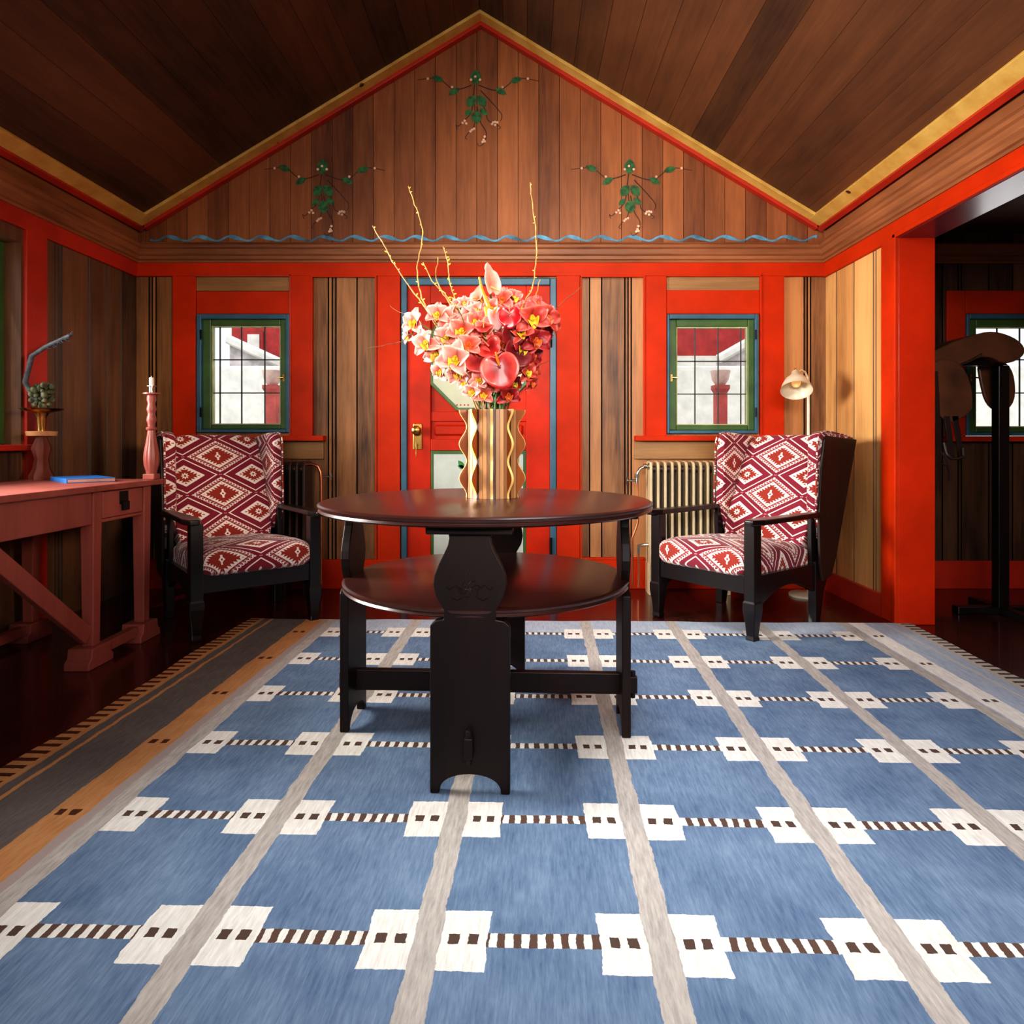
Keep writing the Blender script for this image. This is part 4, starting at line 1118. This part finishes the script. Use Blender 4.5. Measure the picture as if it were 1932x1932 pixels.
# ------------------------------------------------------------ desk on the left
DX1, DZ = -1.78, .762
dk = empty('writing_desk', (-2.1, 2.6, 0), 0, 'terracotta painted wooden trestle desk against the left wall', 'desk')
def DB_(mb, name, par=dk, mat_=PINK, bevel=.004):
    mb.v = [(v[0]+2.1, v[1]-2.6, v[2]) for v in mb.v]; return mb.build(name, mat_, par, bevel=bevel)
DB_(MB().box(-2.42, DX1+.012, 1.9, 3.335, DZ-.026, DZ), 'desk_top')
for x in (DX1-.05, -2.36):
    for y in (3.25, 2.87, 1.98):
        z0 = .085
        m_ = MB(); w0, w1 = .024, .030
        m_.add([(x-w0, y-w0, z0), (x+w0, y-w0, z0), (x+w0, y+w0, z0), (x-w0, y+w0, z0), (x-w1, y-w1, DZ-.026), (x+w1, y-w1, DZ-.026), (x+w1, y+w1, DZ-.026), (x-w1, y+w1, DZ-.026)],
               [(0, 3, 2, 1), (4, 5, 6, 7), (0, 1, 5, 4), (1, 2, 6, 5), (2, 3, 7, 6), (3, 0, 4, 7)])
        DB_(m_, 'leg')
        f = MB().prism([(y-.085, 0), (y+.085, 0), (y+.085, .03), (y+.065, .045), (y+.06, .085), (y-.06, .085), (y-.065, .045), (y-.085, .03)], x-.06, x+.045, 'X')
        DB_(f, 'foot')
    DB_(MB().box(x-.022, x+.022, 2.93, 3.19, .03, .075), 'foot_rail')
x = DX1-.03
DB_(MB().box(x-.02, x, 2.90, 3.22, DZ-.165, DZ-.150), 'drawer_rail')
dw = DB_(MB().box(x-.02, x+.004, 2.912, 3.214, DZ-.148, DZ-.032), 'drawer')
DB_(MB().box(x-.02, x+.003, 1.99, 2.84, DZ-.165, DZ-.026), 'apron')
DB_(MB().box(x-.5, x-.02, 2.90, 3.22, DZ-.16, DZ-.03), 'drawer_case')
hp = DB_(MB().box(x+.004, x+.008, 3.03, 3.095, DZ-.098, DZ-.04).box(x+.008, x+.02, 3.04, 3.085, DZ-.125, DZ-.085), 'iron_pull', dw, BLACKM, .002)
br = MB(); a, b_ = Vector((x-.02, 2.84, .13)), Vector((x-.02, 2.2, .66)); d = (b_-a).normalized(); n_ = Vector((0, -d.z, d.y))
vs = [a+n_*.035+Vector((sx, 0, 0)) for sx in (-.015, .015)]+[a-n_*.035+Vector((sx, 0, 0)) for sx in (-.015, .015)]+[b_+n_*.035+Vector((sx, 0, 0)) for sx in (-.015, .015)]+[b_-n_*.035+Vector((sx, 0, 0)) for sx in (-.015, .015)]
br.add(vs, [(0, 1, 3, 2), (4, 6, 7, 5), (0, 4, 5, 1), (2, 3, 7, 6), (0, 2, 6, 4), (1, 5, 7, 3)]); DB_(br, 'brace')

# book on the desk
bc = P(150, 903, 2.85); 
bk = empty('book', (-2.04, 3.14, DZ), math.radians(136), 'blue covered book lying flat on the terracotta desk', 'book')
BLUEB = plain('blue_cloth', (30, 104, 178), .5, var=.08); PAPER = plain('book_paper', (206, 160, 150), .8)
MB().box(-.15, .15, -.095, .095, .016, .019).box(-.15, .15, -.095, .095, 0, .003).box(-.15, .15, .092, .097, 0, .019).build('cover', BLUEB, bk, bevel=.001)
MB().box(-.147, .147, -.092, .092, .003, .016).build('pages', PAPER, bk)

# turned candlestick with candle on the desk corner
def candlestick(loc, label, s=1.0):
    e = empty('candlestick', loc, 0, label, 'candlestick')
    fl = lambda a, z: 1+(.045*math.cos(10*a) if .07 < z < .25 else 0)
    MB().box(-.031, .031, -.031, .031, 0, .03).build('plinth', PINK, e, bevel=.004)
    pr = [(.026, .03), (.028, .045), (.035, .075), (.038, .11), (.036, .145), (.028, .19), (.021, .235), (.019, .262), (.026, .268), (.026, .278), (.018, .284), (.019, .30), (.0245, .318), (.022, .335), (.018, .348), (.020, .362), (.0245, .378), (.020, .398), (.018, .408), (.0235, .428), (.022, .446), (.020, .452), (.041, .458), (.041, .466), (.012, .468)]
    MB().lathe(pr, 60, flute=fl).build('stem', PINK, e, smooth=True, angle=50)
    MB().lathe([(.013, .466), (.013, .498), (.024, .500), (.024, .503), (.012, .504)], 20).build('candle_cup', STEEL, e, smooth=True)
    MB().lathe([(.0115, .50), (.0115, .545), (.008, .549), (1e-5, .549)], 16).tube([(0, 0, .548), (0, 0, .556)], .0012, 5).build('candle', plain('ivory_wax', (226, 218, 206), .5, var=.03), e, smooth=True)
    return e
c1 = candlestick((-1.805, 3.29, DZ), 'tall turned terracotta candlestick with a short white candle on the desk corner')
c1.scale = (.9, .9, .9)
# carved stand with dish and dried plant at the left edge of the picture
ps = empty('carved_stand', (-2.33, 3.28, DZ), 0, 'dark carved pedestal with two brass edged dishes standing on the desk by the wall', 'stand')
MB().lathe([(.05, 0), (.05, .02), (.035, .05), (.028, .10), (.04, .15), (.022, .2), (.026, .215)], 16, flute=lambda a, z: 1+.08*math.cos(8*a)).build('stem', wood('red_brown_stand', (70, 26, 18), (116, 52, 34)), ps, smooth=True)
MB().lathe([(.02, .205), (.062, .210), (.066, .232), (.02, .234)], 30).build('lower_dish', wood('tan_dish', (150, 96, 60), (206, 156, 108), 'X'), ps, smooth=True)
MB().lathe([(.018, .233), (.02, .30), (.03, .32), (.085, .335), (.09, .342), (.03, .336)], 30).build('upper_dish', BRASS, ps, smooth=True)
pl = MB(); rs = random.Random(3)
for k in range(90):
    a = rs.uniform(0, 6.28); rr = rs.uniform(0, .05); z0 = rs.uniform(0, .11)
    c_ = Vector((rr*math.cos(a), rr*math.sin(a), z0)); pl.ball(c_, rs.uniform(.008, .016), 4)
po = pl.build('moss_plant', plain('grey_green_moss', (84, 86, 62), .9, var=.3, vs=40), smooth=True, angle=0); po.location = (-2.33, 3.28, DZ+.352)
tag(po, 'grey green dried moss plant sitting in the upper dish of the carved stand', 'plant')
# weathered branch with feathery tip
bs = Vector((-2.19, 3.10, DZ+.352)); tip = P(131, 633, 3.12)
kb = empty('weathered_branch', (0, 0, 0), 0, 'grey feathery weathered branch reaching in from the left above the desk', 'branch')
tip = P(131, 633, 3.26)
pth = [Vector((-2.35, 3.28, DZ+.36)), Vector((-2.41, 3.28, DZ+.47)), P(60, 672, 3.27), P(85, 655, 3.26), P(108, 644, 3.26), tip]
MB().tube(pth, .014, 10, .008).build('stem', plain('weathered_grey', (66, 68, 74), .7, var=.3, vs=40), kb, smooth=True)
ft = MB(); rs = random.Random(5)
for k in range(120):
    t = rs.uniform(.0, 1); p0 = P(84, 656, 3.26).lerp(tip, t); d = Vector((.8, rs.uniform(-.5, .5), rs.uniform(-.5, .9))).normalized()
    ft.tube([p0, p0+d*rs.uniform(.015, .032)], .003, 4, .0008)
ft.build('feathery_tip', plain('weathered_tip', (44, 48, 58), .7, var=.4, vs=60), kb)

# ------------------------------------------------------------ saddle in the next room
LEATH = plain('brown_leather', (96, 56, 36), .38, var=.15, vs=6, coat=.15); LEATHD = plain('dark_leather', (44, 26, 20), .4, var=.15)
SY = 3.62
def PS(x, y, Y=SY): return P(x, y, Y)
sd = empty('riding_saddle', (0, 0, 0), 0, 'brown leather riding saddle with hanging stirrups seen through the doorway', 'saddle')
def sheet(px, Y, th, name, mat_, par, it=2, bevel=.008):
    q = chaikin([(WX(a, Y), WZ(b, Y)) for a, b in px], it)
    return MB().prism(q, Y, Y+th, 'Y').build(name, mat_, par, bevel=bevel, seg=3, smooth=True, angle=50)
sheet([(1752, 668), (1790, 648), (1830, 634), (1875, 622), (1925, 640), (1940, 668), (1900, 690), (1860, 668), (1815, 690), (1765, 700)], SY, .22, 'seat', LEATH, sd)
sheet([(1758, 680), (1795, 676), (1822, 694), (1836, 735), (1836, 775), (1815, 790), (1795, 800), (1772, 785), (1762, 740)], SY-.02, .02, 'flap', LEATH, sd)
sheet([(1845, 680), (1890, 676), (1915, 700), (1918, 760), (1890, 780), (1862, 765), (1850, 720)], SY+.2, .02, 'flap', LEATH, sd)
MB().tube([PS(1812, 688, SY-.03), PS(1832, 680, SY-.03), PS(1853, 668, SY-.03)], .006, 8).build('metal_edge', STEEL, sd, smooth=True)
sheet([(1760, 700), (1770, 700), (1778, 860), (1768, 860)], SY-.035, .006, 'strap', LEATHD, sd, 0, .001)
sheet([(1782, 785), (1792, 785), (1802, 862), (1790, 862)], SY-.035, .006, 'strap', LEATHD, sd, 0, .001)
sheet([(1796, 785), (1808, 785), (1820, 860), (1810, 862)], SY-.02, .006, 'strap', LEATHD, sd, 0, .001)
st = MB(); st.tube([PS(1780, 835, SY-.04), PS(1785, 855, SY-.04), PS(1795, 866, SY-.04), PS(1808, 865, SY-.04), PS(1818, 860, SY-.04), PS(1817, 845, SY-.04)], .008, 8)
st.build('stirrup', STEEL, sd, smooth=True)
st = MB(); st.tube([PS(1764, 878, SY-.04), PS(1775, 874, SY-.04), PS(1788, 880, SY-.04), PS(1792, 895, SY-.04), PS(1791, 908, SY-.04)], .005, 8)
st.tube([PS(1776, 855, SY-.04), PS(1786, 866, SY-.04), PS(1792, 885, SY-.04)], .005, 8)
st.build('stirrup', LEATHD, sd, smooth=True)
# stand
ss = empty('saddle_stand', (0, 0, 0), 0, 'dark wooden stand carrying the saddle in the next room', 'stand')
cxs = WX(1890, SY+.1)
MB().box(cxs-.03, cxs+.03, SY+.08, SY+.14, .03, WZ(690, SY+.1)).build('post', EBON, ss, bevel=.004)
MB().box(cxs-.25, cxs+.25, SY+.08, SY+.14, 0, .04).box(cxs-.03, cxs+.03, SY-.12, SY+.34, 0, .04).build('foot', EBON, ss, bevel=.004)
MB().box(WX(1780, SY), WX(1915, SY), SY+.08, SY+.14, WZ(690, SY+.1), WZ(680, SY+.1)).build('rail', EBON, ss, bevel=.004)

# ------------------------------------------------------------ light
def area(name, loc, rot, sx, sy, power, col):
    l = bpy.data.lights.new(name, 'AREA'); l.shape = 'RECTANGLE'; l.size = sx; l.size_y = sy; l.energy = power; l.color = col
    o = bpy.data.objects.new(name, l); C.objects.link(o); o.location = loc; o.rotation_euler = rot; return o
def aim(a, b): return (Vector(b)-Vector(a)).to_track_quat('-Z', 'Y').to_euler()
def spread(o, deg): o.data.spread = math.radians(deg)
spread(area('window_light_left', (XL-.30, 2.2, 1.45), aim((XL-.30, 2.2, 1.45), (2, 2.4, 1.15)), 1.3, 1.1, 165, (1, .96, .90)), 104)
spread(area('room_light_front', (-.5, YF+.25, 2.2), aim((-.5, YF+.25, 2.2), (.75, 4.3, 1.2)), 1.6, 1.1, 24, (1, .93, .86)), 66)  # added fill behind the camera, brightens the back wall
spread(area('window_light_front', (.9, YF+.15, 1.9), aim((.9, YF+.15, 1.9), (.75, 3.2, .4)), 1.8, 1.2, 24, (.92, .96, 1)), 85)  # added cool fill at the closed front wall, no window there
spread(area('window_light_right', (1.8, -.3, 1.6), aim((1.8, -.3, 1.6), (-2.3, 3.75, 1.15)), .4, .5, 6, (1, .84, .66)), 36)
spread(area('room_light_ceiling', (.5, 2.2, 3.0), aim((.5, 2.2, 3.0), (.35, 4.3, 1.7)), 1.0, 1.0, 12, (1, .82, .62)), 100)  # added warm fill without a fixture, aimed at the upper back wall
spread(area('room_light_rug', (.7, 1.9, 3.0), (0, 0, 0), 1.2, 1.6, 32, (.90, .95, 1)), 80)  # added overhead fill that brightens the rug
area('window_light_beyond', (3.1, 4.15, 1.4), (math.radians(-90), 0, 0), .6, .7, 3, (.95, .97, 1))
sunl = bpy.data.lights.new('sun', 'SUN'); sunl.energy = 1.6; sunl.angle = .02; sunl.color = (1, .97, .9)
so = bpy.data.objects.new('sun', sunl); C.objects.link(so); so.rotation_euler = (math.radians(38), 0, math.radians(-25))
wd = bpy.data.worlds.new('World'); bpy.context.scene.world = wd; wd.use_nodes = True
bg = wd.node_tree.nodes['Background']; bg.inputs[0].default_value = (.90, .95, 1, 1); bg.inputs[1].default_value = 1.4

cam = bpy.data.cameras.new('camera'); co = bpy.data.objects.new('camera', cam); C.objects.link(co)
co.location = (0, 0, H); co.rotation_euler = (PI/2, 0, 0)
cam.sensor_width = 36; cam.lens = F/1932*36; cam.shift_x = -(CX-966)/1932; cam.shift_y = -(966-CY)/1932; cam.clip_start = .02
sc = bpy.context.scene; sc.camera = co
sc.view_settings.view_transform = 'Standard'; sc.view_settings.exposure = -0.30
try: sc.view_settings.look = 'Medium High Contrast'
except Exception: pass
sc.cycles.max_bounces = 7; sc.cycles.use_adaptive_sampling = True; sc.cycles.adaptive_threshold = 0.03; sc.cycles.use_denoising = True
sc.cycles.sample_clamp_indirect = 6
